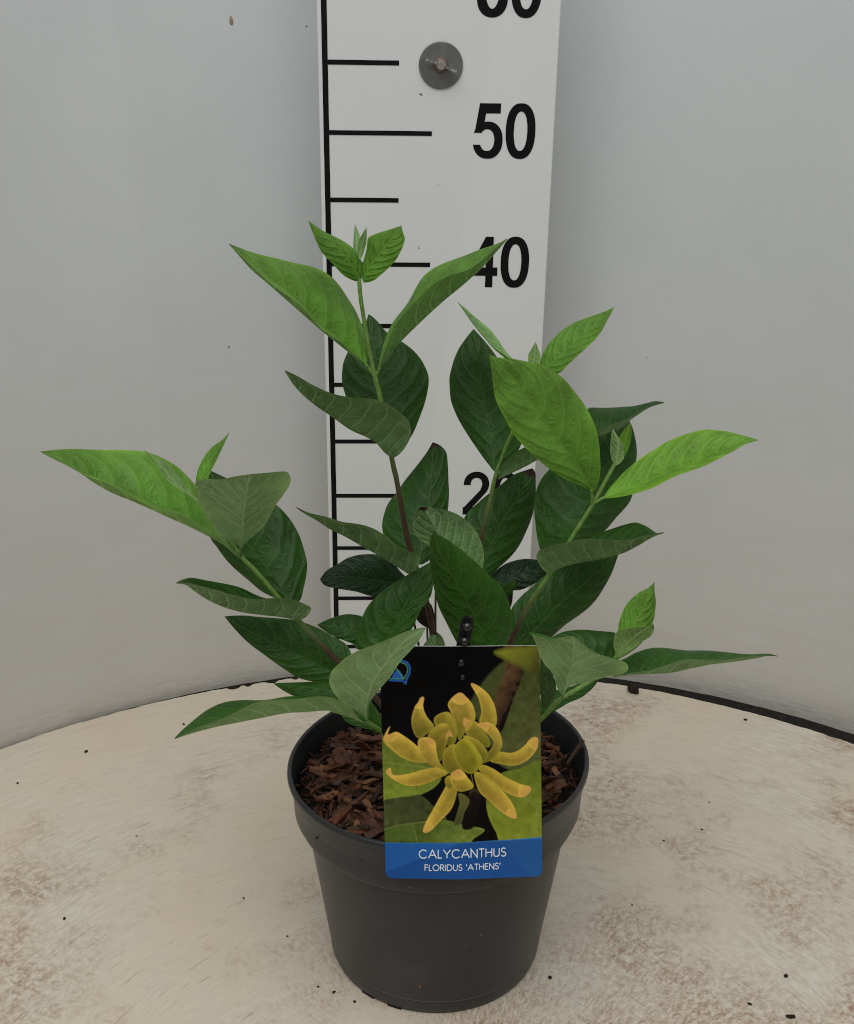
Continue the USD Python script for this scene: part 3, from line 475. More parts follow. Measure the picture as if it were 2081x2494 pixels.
     [(17.31,-34.6,33.06),(17.31,-34.8,34.19),(16.89,-35,35.26)],
     [(17.13,-34.6,33.21),(16.83,-34.91,34.33),(16.84,-34.99,34.86),(16.89,-35,35.26)],
     [(17.42,-34.6,33.09),(17.72,-34.62,33.56),(17.68,-34.69,34.16),(17.32,-34.81,34.7),(16.89,-35,35.26)]),
    ("vivid", 1, 0,
     [(17.54,-34.3,33.06),(17.72,-34.39,34.18),(17.97,-34.5,35.52)],
     [(17.41,-34.3,33.23),(17.44,-34.3,34.5),(17.71,-34.38,35.07),(17.97,-34.5,35.52)],
     [(17.64,-34.3,33.12),(17.99,-34.28,33.86),(18.1,-34.35,34.74),(17.97,-34.5,35.52)]),
    ("dark", -1, 0,
     [(14.02,-34.6,26.5),(14.22,-34.74,26.83),(14.99,-35.12,27.33),(16.01,-35.6,27.75),(17.02,-36.08,28.19),(17.71,-36.42,28.57),(18.36,-36.79,29.13),(19,-37.17,29.75),(19.59,-37.5,30.17)],
     [(13.96,-34.6,26.5),(13.18,-35.48,27.45),(12.92,-35.9,28.16),(13.07,-36.25,28.77),(13.65,-36.7,29.24),(14.54,-37.21,29.55),(15.54,-37.62,29.73),(16.57,-37.87,29.83),(17.62,-37.96,29.98),(18.48,-37.9,30.15),(19.59,-37.5,30.17)],
     [(14.02,-34.6,26.59),(14.76,-33.73,27.04),(15.46,-33.44,27.66),(16.35,-33.44,28.3),(17.08,-33.7,28.87),(17.95,-34.32,29.46),(18.76,-35.22,29.82),(19.09,-35.77,29.81),(19.37,-36.5,29.76),(19.59,-37.5,30.17)]),
    ("dark", 1, 0.06,
     [(9.96,-31.5,24.59),(10.52,-30.86,25.76),(11.78,-29.55,28.1),(12.67,-28.84,29.27),(13.57,-28,30.78)],
     [(9.84,-31.5,24.72),(9.09,-30.55,25.64),(8.99,-29.75,27.02),(9.37,-29.21,28.11),(10.24,-28.78,28.87),(11.48,-28.33,29.75),(12.47,-28.08,30.47),(13.08,-27.99,30.67),(13.57,-28,30.83)],
     [(10.08,-31.5,24.59),(11.17,-30.67,25.09),(12.19,-29.97,25.79),(13.09,-29.29,26.83),(13.59,-28.78,27.96),(13.79,-28.28,29.47),(13.78,-28.04,30.43),(13.57,-28,30.83)]),
    ("dark", -1, 0,
     [(11.16,-31,31.06),(12.04,-31.52,31.72),(12.68,-31.9,32.2),(13.35,-32.33,32.78),(14.29,-33,33.78)],
     [(11.15,-31,31.19),(11.22,-31.69,32.07),(11.69,-32.28,32.85),(12.3,-32.73,33.46),(13.04,-33.02,33.9),(14.29,-33,33.78)],
     [(11.18,-31,31.1),(11.93,-30.49,31.52),(12.71,-30.64,32.24),(13.41,-31.31,32.98),(14.29,-33,33.78)]),
    ("dark", 1, 0.05,
     [(6.52,-32.5,26.28),(6.73,-31.53,27.4),(7.07,-30.15,29.04),(7.33,-28.68,30.83),(7.41,-27.5,32.33)],
     [(6.4,-32.5,26.31),(5.17,-31.33,26.51),(4.54,-30.64,27.06),(4.35,-30.07,27.79),(4.54,-29.39,28.77),(5.44,-28.61,29.86),(6.48,-27.94,31),(7.13,-27.58,31.84),(7.41,-27.5,32.33)],
     [(6.65,-32.5,26.28),(7.42,-31.71,26.52),(8.02,-30.78,27.38),(8.26,-29.76,28.63),(8.39,-28.95,29.84),(8.36,-28.41,30.75),(8.28,-27.93,31.68),(7.9,-27.65,32.16),(7.41,-27.5,32.33)]),
    ("dark", 1, 0.04,
     [(5.86,-33.5,26.1),(5.26,-33.87,26.67),(4.18,-34.55,27.67),(3.12,-35.21,28.57),(2.33,-35.72,29.27),(1.44,-36.3,29.98),(0.79,-36.76,30.64),(0.26,-37.13,31.11),(-0.22,-37.5,31.64)],
     [(5.94,-33.5,26.1),(6.41,-34.22,26.82),(6.42,-34.71,27.6),(5.71,-35.37,28.37),(4.65,-36.2,29.38),(3.85,-36.71,30.03),(3.07,-37.09,30.51),(2.4,-37.33,30.72),(1.52,-37.56,31.05),(0.64,-37.67,31.26),(-0.22,-37.5,31.64)],
     [(5.82,-33.5,26.22),(5.4,-33.03,26.66),(4.54,-32.93,27.35),(3.56,-33.14,28.09),(2.5,-33.72,28.89),(1.36,-34.73,29.77),(0.51,-35.84,30.55),(-0.22,-37.5,31.64)]),
    ("blue", -1, 0,
     [(6.22,-30,23.88),(4.66,-30.27,24.22),(2.99,-30.57,24.59),(1.72,-30.79,24.8),(0.56,-31,24.72)],
     [(6.22,-30,24.02),(5.58,-29.66,24.52),(4.92,-29.54,25.24),(4.02,-29.54,25.73),(3.11,-29.65,25.81),(2.34,-29.84,25.72),(1.58,-30.15,25.36),(0.95,-30.51,25.1),(0.56,-31,24.72)],
     [(6.23,-30,23.74),(5.18,-30.72,23.5),(3.64,-31.24,23.7),(2.75,-31.37,24.04),(1.74,-31.37,24.25),(0.84,-31.21,24.43),(0.56,-31,24.72)]),
    ("dark", 1, 0,
     [(4.04,-35.5,22.17),(4.89,-35.15,23.21),(5.74,-34.67,24.84),(6.47,-34.32,26),(7.11,-34,27.05)],
     [(3.68,-35.5,22.04),(2.72,-35,22.2),(2.92,-34.65,23.11),(3.43,-34.28,24.28),(4.17,-34.07,25.11),(5.26,-33.91,25.9),(6.36,-33.88,26.55),(7.11,-34,27.05)],
     [(4.41,-35.5,22.04),(5.38,-35.54,22.99),(5.98,-35.46,23.48),(6.46,-35.25,24.44),(7.16,-34.86,25.45),(7.27,-34.53,26.22),(7.11,-34,27.05)]),
    ("dark2", 1, 0,
     [(10.71,-36,21.57),(10.27,-36.35,22.96),(9.6,-36.79,24.62),(8.94,-37.2,26.09),(8.07,-37.71,27.82),(7.34,-38.2,29.48),(7.05,-38.5,30.52)],
     [(10.47,-36,21.44),(9.5,-35.85,21.64),(8.75,-35.9,22.61),(7.99,-36.11,24.05),(7.48,-36.44,25.5),(7.08,-36.98,27.26),(6.89,-37.61,28.88),(6.88,-38.17,30.07),(7.05,-38.5,30.52)],
     [(10.83,-36,21.57),(11.5,-36.08,22.95),(11.64,-36.27,24.36),(11.43,-36.48,25.63),(10.96,-36.71,26.63),(10.2,-36.98,27.5),(9.22,-37.4,28.61),(8.26,-37.85,29.58),(7.55,-38.21,30.2),(7.05,-38.5,30.52)]),
    ("dark", -1, 0.05,
     [(9.81,-33.5,26.04),(8.49,-34.42,27.74),(7.47,-35.24,29.26),(6.97,-35.79,30.4),(6.54,-36.2,31.18)],
     [(9.7,-33.5,25.78),(7.8,-34.11,26.96),(6.92,-34.68,28.35),(6.06,-35.26,29.46),(5.99,-35.58,30.2),(6.18,-35.88,30.8),(6.54,-36.2,31.18)],
     [(10,-33.5,26.04),(10.21,-33.64,27.16),(10.16,-33.74,27.59),(9.82,-34.05,28.68),(9.17,-34.47,29.67),(8.17,-35.06,30.51),(7.26,-35.63,30.9),(6.54,-36.2,31.18)]),
    ("blue", 1, 0,
     [(10.35,-30.5,24.08),(11.39,-30.39,24.45),(12.69,-30.25,24.74),(13.87,-30.12,24.96),(15.06,-30,25.12)],
     [(10.35,-30.5,24.22),(11.31,-29.78,24.79),(12.24,-29.5,25.2),(13.29,-29.43,25.37),(14.06,-29.53,25.36),(15.06,-30,25.12)],
     [(10.36,-30.5,23.94),(11.37,-30.82,23.87),(12.66,-30.87,23.92),(13.44,-30.76,24.18),(14.23,-30.52,24.57),(15.06,-30,25.12)]),
    ("dark2", 1, 0.1,
     [(11.22,-34,24.79),(11.56,-34.66,25.61),(12.03,-35.5,26.57)],
     [(11.09,-34,24.92),(11.27,-34.45,25.84),(11.63,-34.88,26.2),(12.03,-35.5,26.57)],
     [(11.35,-34,24.76),(11.69,-34.64,25.23),(11.9,-35.24,26.05),(12.03,-35.5,26.57)]),
    ("dark", 1, 0,
     [(12.21,-34,21.37),(13.69,-33.28,22.67),(14.86,-32.71,23.72),(16.17,-32.14,24.63),(17.36,-31.61,25.5),(18.68,-31,26.62)],
     [(12.09,-34,21.44),(11.81,-33.23,22.52),(12.05,-32.72,23.52),(12.48,-32.44,24.02),(13.26,-32.07,24.61),(14.16,-31.71,25.28),(15.19,-31.4,25.97),(16.74,-31.1,26.53),(18.68,-31,26.62)],
     [(12.4,-34,21.37),(13.21,-33.53,21.38),(14.42,-32.94,21.67),(15.09,-32.6,22.07),(16.42,-32,22.9),(17.47,-31.57,23.82),(18.23,-31.21,25.06),(18.52,-31.04,25.95),(18.68,-31,26.62)]),
    ("dead", 1, 0,
     [(7.5,-30,20.86),(7.24,-29.8,21.5),(7.04,-29.5,22.52)],
     [(7.44,-30,20.86),(6.65,-29.54,21.09),(6.41,-29.43,21.47),(6.78,-29.4,22.19),(7.04,-29.5,22.52)],
     [(7.57,-30,20.94),(7.58,-29.52,21.51),(7.37,-29.39,22.32),(7.04,-29.5,22.52)]),
    ("dark", -1, 0.1,
     [(7.18,-38.6,23.07),(7.15,-39.1,24.21),(7.17,-39.6,25.33)],
     [(6.95,-38.6,23.07),(6.56,-38.86,24.09),(6.8,-39.13,24.67),(7.17,-39.6,25.33)],
     [(7.42,-38.6,23.06),(7.75,-38.87,24.09),(7.59,-39.15,24.74),(7.17,-39.6,25.33)]),
    ("dark", -1, 0,
     [(3.66,-34,22.39),(2.42,-33.6,22.61),(1.41,-33.29,22.67),(0.46,-33,22.64)],
     [(3.67,-34,22.59),(3.03,-33.09,23.26),(2.4,-32.83,23.24),(1.39,-32.7,22.97),(0.46,-33,22.64)],
     [(3.66,-34,22.18),(2.92,-34.14,21.78),(2.43,-34.09,22),(1.43,-33.75,22.28),(0.46,-33,22.64)]),
    ("pale", -1, 0,
     [(3.46,-39,19.63),(3.53,-40.67,21.66),(3.82,-42.29,23.7),(4.52,-43.82,25.65),(5.2,-44.79,27.07),(5.8,-45.26,27.86),(6.42,-45.5,28.38)],
     [(3.36,-39,19.82),(2.71,-40.21,21.11),(1.99,-41.4,22.43),(1.62,-42.32,23.73),(1.8,-43,24.84),(2.32,-43.62,25.7),(3.36,-44.46,26.68),(4.73,-45.21,27.69),(5.65,-45.47,28.22),(6.42,-45.5,28.38)],
     [(3.57,-39,19.87),(3.62,-40.12,21.15),(3.88,-41.17,22.32),(4.69,-43.1,24.4),(5.28,-44.38,26.07),(5.72,-44.93,26.87),(6.17,-45.35,27.72),(6.42,-45.5,28.38)]),
    ("bright", -1, 0,
     [(-3.7,-35,27.68),(-4.51,-35.19,28.63),(-5.29,-35.34,29.19),(-6.25,-35.53,29.82),(-7.2,-35.71,30.37),(-8.14,-35.89,30.93),(-9.07,-36.07,31.47),(-9.99,-36.25,31.96),(-10.88,-36.44,32.6),(-11.57,-36.6,33.23),(-12.26,-36.75,33.74),(-12.96,-36.9,34.19),(-13.42,-37,34.53)],
     [(-3.62,-35,27.75),(-4.44,-34.06,28.99),(-5.17,-33.72,29.99),(-5.88,-33.53,31.04),(-6.45,-33.48,32.02),(-7.03,-33.51,32.69),(-8,-33.65,33.22),(-8.86,-33.86,33.55),(-9.89,-34.21,33.82),(-11.32,-34.91,34.04),(-12.48,-35.74,34.28),(-13.42,-37,34.53)],
     [(-3.74,-35,27.83),(-4.35,-36.1,29.32),(-5.05,-36.65,30.01),(-5.92,-37.19,30.75),(-6.97,-37.67,31.5),(-8.21,-38.02,32.25),(-9.48,-38.14,32.91),(-10.41,-38.1,33.35),(-11.37,-37.93,33.83),(-12.36,-37.63,34.24),(-13.42,-37,34.53)]),
    ("young", -1, 0,
     [(-5.53,-36.5,31.62),(-6.15,-36.99,32.37),(-6.76,-37.61,33.45),(-7.26,-38.17,34.43),(-7.7,-38.6,35.11)],
     [(-5.54,-36.5,31.57),(-5.88,-36.95,32.07),(-6.35,-37.44,32.67),(-6.82,-37.87,33.31),(-7.09,-38.21,34.02),(-7.38,-38.46,34.62),(-7.7,-38.6,35.11)],
     [(-5.53,-36.5,31.73),(-6.07,-36.79,32.61),(-6.46,-37.15,33.35),(-6.66,-37.44,33.9),(-7.28,-38.03,34.56),(-7.7,-38.6,35.11)]),
    ("bright", 1, 0,
     [(-5.45,-36,31.87),(-5.29,-36,32.83),(-4.64,-36,33.98),(-3.73,-36,35.3)],
     [(-5.65,-36,31.87),(-5.7,-35.74,32.53),(-5.64,-35.67,32.93),(-5.31,-35.6,33.65),(-4.77,-35.65,34.35),(-4.12,-35.79,34.86),(-3.73,-36,35.3)],
     [(-5.25,-36,31.87),(-4.95,-36.3,32.82),(-4.71,-36.38,33.37),(-4.27,-36.37,34.2),(-3.97,-36.25,34.78),(-3.73,-36,35.3)]),
    ("pale", -1, 0,
     [(-3.37,-36,28.72),(-2.92,-38.46,31.05),(-2.4,-40.92,33.24),(-2,-42.64,34.68),(-1.73,-43.5,35.34)],
     [(-3.41,-36,28.83),(-3.78,-36.6,29.27),(-4.18,-37.21,29.74),(-4.64,-38.37,31.02),(-4.84,-39.64,32.6),(-4.89,-40.67,33.92),(-4.49,-41.06,34.23),(-3.48,-41.97,34.62),(-2.44,-42.9,35.09),(-1.73,-43.5,35.35)],
     [(-3.33,-36,28.83),(-2.86,-36.67,29.47),(-1.99,-37.84,30.61),(-1.23,-39.1,32),(-0.61,-40.26,33.31),(-0.1,-41.26,34.44),(-0.22,-41.6,34.81),(-0.97,-42.58,35.14),(-1.73,-43.5,35.35)]),
    ("dark", 1, 0,
     [(-1.15,-34,24.58),(-1.77,-33.33,25.57),(-2.68,-32.63,26.46),(-3.6,-31.93,27.37),(-4.76,-30.75,29.17),(-5.94,-29.5,31.16)],
     [(-1.26,-34,24.58),(-2.59,-33.06,24.74),(-3.75,-32.26,25.36),(-4.92,-31.47,26.24),(-5.5,-31.07,26.8),(-5.96,-30.77,27.28),(-6.36,-30.25,28.52),(-6.41,-29.75,30.01),(-5.94,-29.5,31.16)],
     [(-0.99,-34,24.56),(-0.53,-33.65,24.46),(-0.26,-33.14,25.13),(-0.08,-32.5,26.16),(-0.4,-31.8,27.43),(-0.87,-31.32,28.31),(-1.88,-30.73,29.34),(-3.81,-30.01,30.3),(-5.05,-29.65,30.77),(-5.94,-29.5,31.16)]),
    ("dark", 1, 0,
     [(-0.5,-35.3,24.02),(-1.49,-35.69,24.44),(-2.49,-36.08,24.74),(-3.48,-36.48,25.1),(-4.34,-36.84,25.55),(-5.17,-37.23,26.18),(-5.79,-37.56,26.83),(-6.23,-37.79,27.32),(-6.7,-38,27.49)],
     [(-0.48,-35.3,24.02),(0.05,-35.83,24.5),(0.37,-36.23,25.21),(-0.13,-36.61,25.67),(-0.9,-37.09,26.09),(-2.07,-37.64,26.42),(-3.22,-38.02,26.76),(-4.18,-38.22,27.06),(-5.15,-38.29,27.37),(-6.04,-38.23,27.61),(-6.7,-38,27.49)],
     [(-0.53,-35.3,24.09),(-0.94,-34.7,24.52),(-1.59,-34.47,24.83),(-2.55,-34.39,25.11),(-3.47,-34.55,25.57),(-4.45,-35.01,26.09),(-5.36,-35.76,26.73),(-6.2,-36.77,27.28),(-6.47,-37.23,27.38),(-6.7,-38,27.49)]),
    ("dark", -1, 0,
     [(2.8,-35.5,20.22),(1.15,-34.98,20.69),(0.05,-34.63,21.12),(-1.5,-34.13,21.73),(-3.18,-33.6,22.34),(-4.99,-33,23.22)],
     [(2.8,-35.5,20.34),(2.35,-34.52,21.9),(1.25,-34.02,22.51),(0.25,-33.67,22.9),(-1.08,-33.33,23.17),(-2.65,-33.07,23.18),(-4.09,-32.94,23.25),(-4.99,-33,23.22)],
     [(2.8,-35.5,20.1),(2.03,-35.4,19.93),(0.71,-35.15,19.92),(-0.4,-34.89,20.04),(-1.5,-34.56,20.61),(-2.61,-34.17,21.28),(-3.5,-33.82,21.84),(-4.28,-33.44,22.51),(-4.99,-33,23.22)]),
    ("dark", -1, 0,
     [(3.47,-37,19.82),(1.3,-36.19,19.99),(-0.35,-35.59,19.93),(-2.03,-35,19.83)],
     [(3.47,-37,20.06),(2.38,-36.18,20.34),(1.17,-35.63,20.24),(-0.38,-35.16,20),(-2.03,-35,19.83)],
     [(3.47,-37,19.46),(2.4,-36.95,19.26),(0.77,-36.54,19.34),(-0.77,-35.88,19.47),(-2.03,-35,19.83)]),
    ("pale2", 1, 0,
     [(3.49,-39,19.42),(2.85,-39.13,19.9),(2.08,-39.29,20.36),(1.19,-39.45,20.55),(0.14,-39.65,20.58),(-0.79,-39.83,20.63),(-2.09,-40.08,20.51),(-3.37,-40.33,20.37),(-4.39,-40.53,20.26),(-5.41,-40.73,20.09),(-6.75,-41,19.76)],
     [(3.46,-39,19.51),(3.1,-39.42,19.97),(2.89,-39.65,20.38),(2.7,-39.9,20.91),(2.14,-40.28,21.51),(1.53,-40.6,21.93),(0.64,-40.99,22.27),(-0.36,-41.33,22.41),(-1.36,-41.58,22.36),(-2.36,-41.73,22.16),(-3.38,-41.78,21.77),(-4.69,-41.69,21.14),(-5.78,-41.46,20.5),(-6.75,-41,19.76)],
     [(3.35,-39,19.45),(1.76,-38.05,19.59),(0.38,-37.74,20.11),(-0.73,-37.67,20.36),(-1.97,-37.76,20.39),(-3.29,-38.07,20.48),(-4.27,-38.44,20.48),(-5.21,-38.97,20.39),(-6.13,-39.8,20),(-6.75,-41,19.76)]),
    ("dark2", -1, 0,
     [(4.49,-38,18.35),(3.66,-37.69,18.81),(2.55,-37.28,19.46),(1.71,-37,19.69)],
     [(4.49,-38,18.67),(3.93,-37.37,19.56),(3.11,-37.04,20.32),(2,-36.92,20.42),(1.71,-37,19.69)],
     [(4.35,-38,18.2),(3.39,-38.05,18.55),(2.28,-37.73,18.85),(1.71,-37,19.69)]),
    ("pale", -1, 0,
     [(14.21,-39.5,21.3),(14.1,-41.18,23.19),(14.01,-42.65,24.79),(13.83,-44.09,26.31),(13.4,-45.8,28.07)],
     [(14.17,-39.5,21.38),(13.67,-40.3,22.46),(13.38,-40.91,23.37),(12.79,-41.76,24.51),(12.14,-42.79,25.96),(11.63,-43.67,27.21),(12.07,-44.23,27.29),(12.58,-44.85,27.46),(13.07,-45.44,27.83),(13.4,-45.8,28.07)],
     [(14.25,-39.5,21.37),(14.45,-40.14,22.32),(15.06,-40.86,22.89),(15.8,-41.72,23.54),(16.51,-42.56,24.22),(16.81,-43.12,24.99),(16.7,-43.33,25.38),(15.55,-44.16,25.99),(14.69,-44.78,26.65),(13.89,-45.44,27.55),(13.4,-45.8,28.07)]),
    ("dark2", 1, 0,
     [(17.29,-38,21.69),(18.58,-37.93,21.82),(19.39,-37.89,21.83),(20.39,-37.84,21.85),(21.39,-37.78,22.03),(22.88,-37.7,22.31),(24.39,-37.62,22.46),(25.39,-37.57,22.61),(26.19,-37.53,22.75),(26.68,-37.5,22.67)],
     [(17.28,-38,21.8),(17.72,-37.13,22.23),(18.17,-36.84,22.3),(18.85,-36.48,22.45),(19.73,-36.12,22.49),(21.04,-35.78,22.4),(22.43,-35.64,22.17),(23.95,-35.78,22.04),(25.34,-36.25,22.14),(26.25,-36.83,22.42),(26.68,-37.5,22.67)],
     [(17.28,-38,21.75),(18.01,-38.64,22.27),(18.87,-39.01,22.65),(19.94,-39.28,23.11),(21.06,-39.36,23.37),(22.65,-39.19,23.39),(24.15,-38.77,23.23),(25.53,-38.21,23.06),(26.68,-37.5,22.67)]),
    ("dark", -1, 0,
     [(17.47,-37,21.83),(16.58,-36.72,22.47),(15.4,-36.38,22.98),(13.94,-36,23.15)],
     [(17.46,-37,22),(17.76,-36.21,22.76),(17.68,-35.87,23.43),(16.92,-35.63,23.43),(15.92,-35.52,23.43),(15,-35.59,23.4),(13.94,-36,23.15)],
     [(17.43,-37,21.72),(16.29,-37.38,22.04),(15.28,-37.28,22.43),(14.53,-36.91,22.69),(13.94,-36,23.15)]),
    ("bright", 1, 0,
     [(17.32,-38.5,23.04),(17.9,-38.33,24.56),(18.61,-38.17,25.96),(19.12,-38,27.49)],
     [(17.19,-38.5,23.15),(17.19,-38.22,23.98),(17.28,-38.1,24.56),(17.39,-37.99,25.26),(17.69,-37.91,26.06),(18.32,-37.89,26.79),(18.87,-37.92,27.11),(19.12,-38,27.49)],
     [(17.48,-38.5,23.15),(18.69,-38.1,23.91),(19.19,-37.95,24.8),(19.35,-37.9,25.42),(19.36,-37.89,26.05),(19.2,-37.92,26.9),(19.12,-38,27.49)]),
    ("young2", -1, 0,
     [(17.19,-39,23.51),(17.45,-39.6,24.53),(17.91,-40.26,25.47),(18.47,-41,26.39)],
     [(17.12,-39,23.62),(16.78,-39.59,24.6),(16.73,-39.91,25.23),(16.97,-40.21,25.68),(17.52,-40.59,26),(18.05,-40.87,26.15),(18.47,-41,26.39)],
     [(17.28,-39,23.51),(17.82,-39.37,24.07),(18.24,-39.84,24.75),(18.57,-40.29,25.3),(18.63,-40.58,25.74),(18.47,-41,26.39)]),
    ("dark", 1, 0,
     [(12.76,-38.5,19.79),(14,-38.03,20.07),(15.35,-37.5,20.55),(16.67,-37,21)],
     [(12.76,-38.5,19.9),(13.54,-37.62,20.4),(14.61,-37.14,20.52),(15.64,-36.9,20.73),(16.67,-37,21)],
     [(12.82,-38.5,19.62),(13.44,-38.62,19.76),(14.03,-38.57,19.95),(14.73,-38.38,20.26),(15.52,-38.04,20.42),(16.18,-37.58,20.72),(16.67,-37,21)]),
    ("dark", 1, 0,
     [(13.2,-40,20.85),(13.12,-40.74,22.55),(12.87,-41.36,23.92),(12.5,-42,25.27)],
     [(13.11,-40,20.86),(12.68,-41.14,22.76),(12.52,-41.82,24.36),(12.5,-42,25.27)],
     [(13.29,-40,20.96),(13.71,-40.22,21.94),(13.63,-40.43,22.53),(13.22,-40.98,23.72),(12.5,-42,25.27)]),
]
STEMS = [  # points (cm), radius at base and top, brown share
    ([(7.82,-33.5,12.19),(7.54,-33,18.74),(7.29,-32.8,22.24),(6.57,-32.6,25.33),(6.01,-32.4,27.01),(5.58,-32.2,28.98),(5.26,-32,30.86),(4.89,-31.8,32.6),(4.28,-31.6,35.86),(3.93,-31.5,37.36),(3.38,-31.5,40.22),(3.12,-31.5,42.28),(3.05,-31.4,43.45)], 0.22, 0.11, 0.66),
    ([(8.59,-33.3,12.05),(9.07,-32.6,20.18),(9.88,-32,25.37),(10.27,-31.6,28.02),(10.67,-31.4,29.79),(10.91,-31.2,31.08),(11.38,-31.4,32.78),(11.82,-31.8,34.21),(12.59,-32.1,36.99),(12.83,-32.2,38.26)], 0.2, 0.1, 0.66),
    ([(9.62,-33.8,12.37),(10.61,-34,19.26),(11.83,-34.3,22.05),(12.82,-34.5,24.58),(13.78,-34.6,26.27),(14.22,-34.7,27.25),(15.02,-34.8,28.77),(16.09,-34.8,30.78),(16.73,-34.6,32.04),(17.27,-34.5,33.14)], 0.2, 0.11, 0.58),
    ([(7.15,-35,12.83),(4.77,-35.6,17.91),(3.07,-35.6,20.17),(1.68,-35.5,21.61),(0.58,-35.4,22.84),(-0.32,-35.3,23.87),(-1.58,-35.2,25.41),(-2.62,-35.2,26.82),(-3.55,-35.2,27.94),(-4.56,-35.8,29.91),(-5.39,-36.2,31.87)], 0.2, 0.12, 0.56),
    ([(9.45,-36,13.12),(12.06,-37.5,17.34),(13.49,-38.6,19.71),(14.28,-39.2,21.11),(15.27,-38.8,21.49),(16.39,-38.4,22.09),(17.22,-38.6,23.33)], 0.18, 0.11, 0.1),
    ([(7.38,-36.5,12.8),(5.6,-37.6,16.83),(4.49,-38.4,18.43),(3.46,-39,19.57)], 0.16, 0.12, 0.2),
    ([(16.09,-34.8,30.78),(16,-34.9,31.42),(15.93,-35,31.8)], 0.1, 0.09, 0),
    ([(16.19,-34.8,30.9),(16.54,-34.75,31.11),(16.76,-34.7,31.21)], 0.1, 0.09, 0),
    ([(3.93,-31.5,37.36),(3.63,-31.5,37.74),(3.44,-31.6,38.02)], 0.1, 0.09, 0),
    ([(3.93,-31.5,37.36),(4.12,-31.5,37.61),(4.21,-31.6,37.85)], 0.1, 0.09, 0),
    ([(-3.55,-35.2,27.94),(-3.44,-35.7,28.58),(-3.36,-36,28.84)], 0.11, 0.1, 0),
    ([(14.28,-39.2,21.11),(14.22,-39.4,21.29),(14.2,-39.6,21.52)], 0.1, 0.09, 0),
]

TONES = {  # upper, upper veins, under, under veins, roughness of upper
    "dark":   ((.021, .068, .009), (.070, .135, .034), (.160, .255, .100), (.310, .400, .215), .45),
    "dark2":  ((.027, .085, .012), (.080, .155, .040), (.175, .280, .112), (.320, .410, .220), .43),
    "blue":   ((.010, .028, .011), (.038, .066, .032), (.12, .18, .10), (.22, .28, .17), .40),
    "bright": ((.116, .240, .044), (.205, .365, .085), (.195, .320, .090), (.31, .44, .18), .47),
    "bright2": ((.108, .226, .043), (.190, .340, .080), (.180, .295, .095), (.30, .43, .19), .47),
    "vivid":  ((.134, .268, .036), (.225, .390, .075), (.195, .310, .088), (.30, .43, .18), .47),
    "pale":   ((.038, .120, .014), (.10, .19, .05), (.240, .360, .165), (.36, .48, .26), .45),
    "pale2":  ((.026, .082, .010), (.08, .16, .04), (.190, .295, .120), (.32, .41, .22), .45),
    "young":  ((.13, .23, .04), (.19, .29, .07), (.245, .345, .130), (.32, .42, .20), .5),
    "young2": ((.14, .26, .04), (.20, .32, .08), (.245, .370, .125), (.35, .46, .22), .5),
    "dead":   ((.016, .010, .006), (.02, .014, .01), (.02, .013, .009), (.03, .02, .014), .8)}
def leaf_mesh(mid, ea, eb, seed, L, NT=84, NU=15):
    t = np.linspace(0, 1, NT); M, A, B = (resample(P, NT) for P in (mid, ea, eb))
    T = np.gradient(M, axis=0); rows = []; us = np.linspace(0, 1, NU)
    ext = max(np.linalg.norm(A - M, axis=1).max(), np.linalg.norm(B - M, axis=1).max())
    halves = []
    for E, sg in ((A, 1), (B, -1)):
        D = E - M; w = np.linalg.norm(D, axis=1); nrm = np.cross(T, D) * sg; nrm /= np.maximum(np.linalg.norm(nrm, axis=1, keepdims=True), 1e-9)
        halves.append((D, w, nrm))
    grid = np.zeros((NT, 2 * NU - 1, 3)); place_ = np.zeros((NT, 2 * NU - 1, 3)); cm = np.zeros((NT, 2 * NU - 1, 3))
    for (D, w, nrm), sg in zip(halves, (1, -1)):
        for k, uu in enumerate(us):
            col = NU - 1 - k if sg == 1 else NU - 1 + k
            bulge = .10 * w * 4 * uu * (1 - uu) * UPF[0]
            wave = .05 * w * uu ** 2 * np.sin(t * L * 1.7 + seed * 2.1 + sg) * np.sin(np.pi * t)
            q = M + D * uu + nrm * (bulge + wave)[:, None]
            if k == 0: q = M
            grid[:, col] = q; place_[:, col] = np.c_[t, np.full(NT, uu * sg), np.full(NT, 6.0 + (seed * 37 % 11) * .28)]; cm[:, col] = np.c_[t * L + seed * 3.7, w * uu * sg, np.full(NT, seed * 1.3)]
    return grid, place_, cm
UPF = [1]
shrub = thing("shrub", "young leafy shrub with large pointed green leaves growing in the dark pot", "shrub")
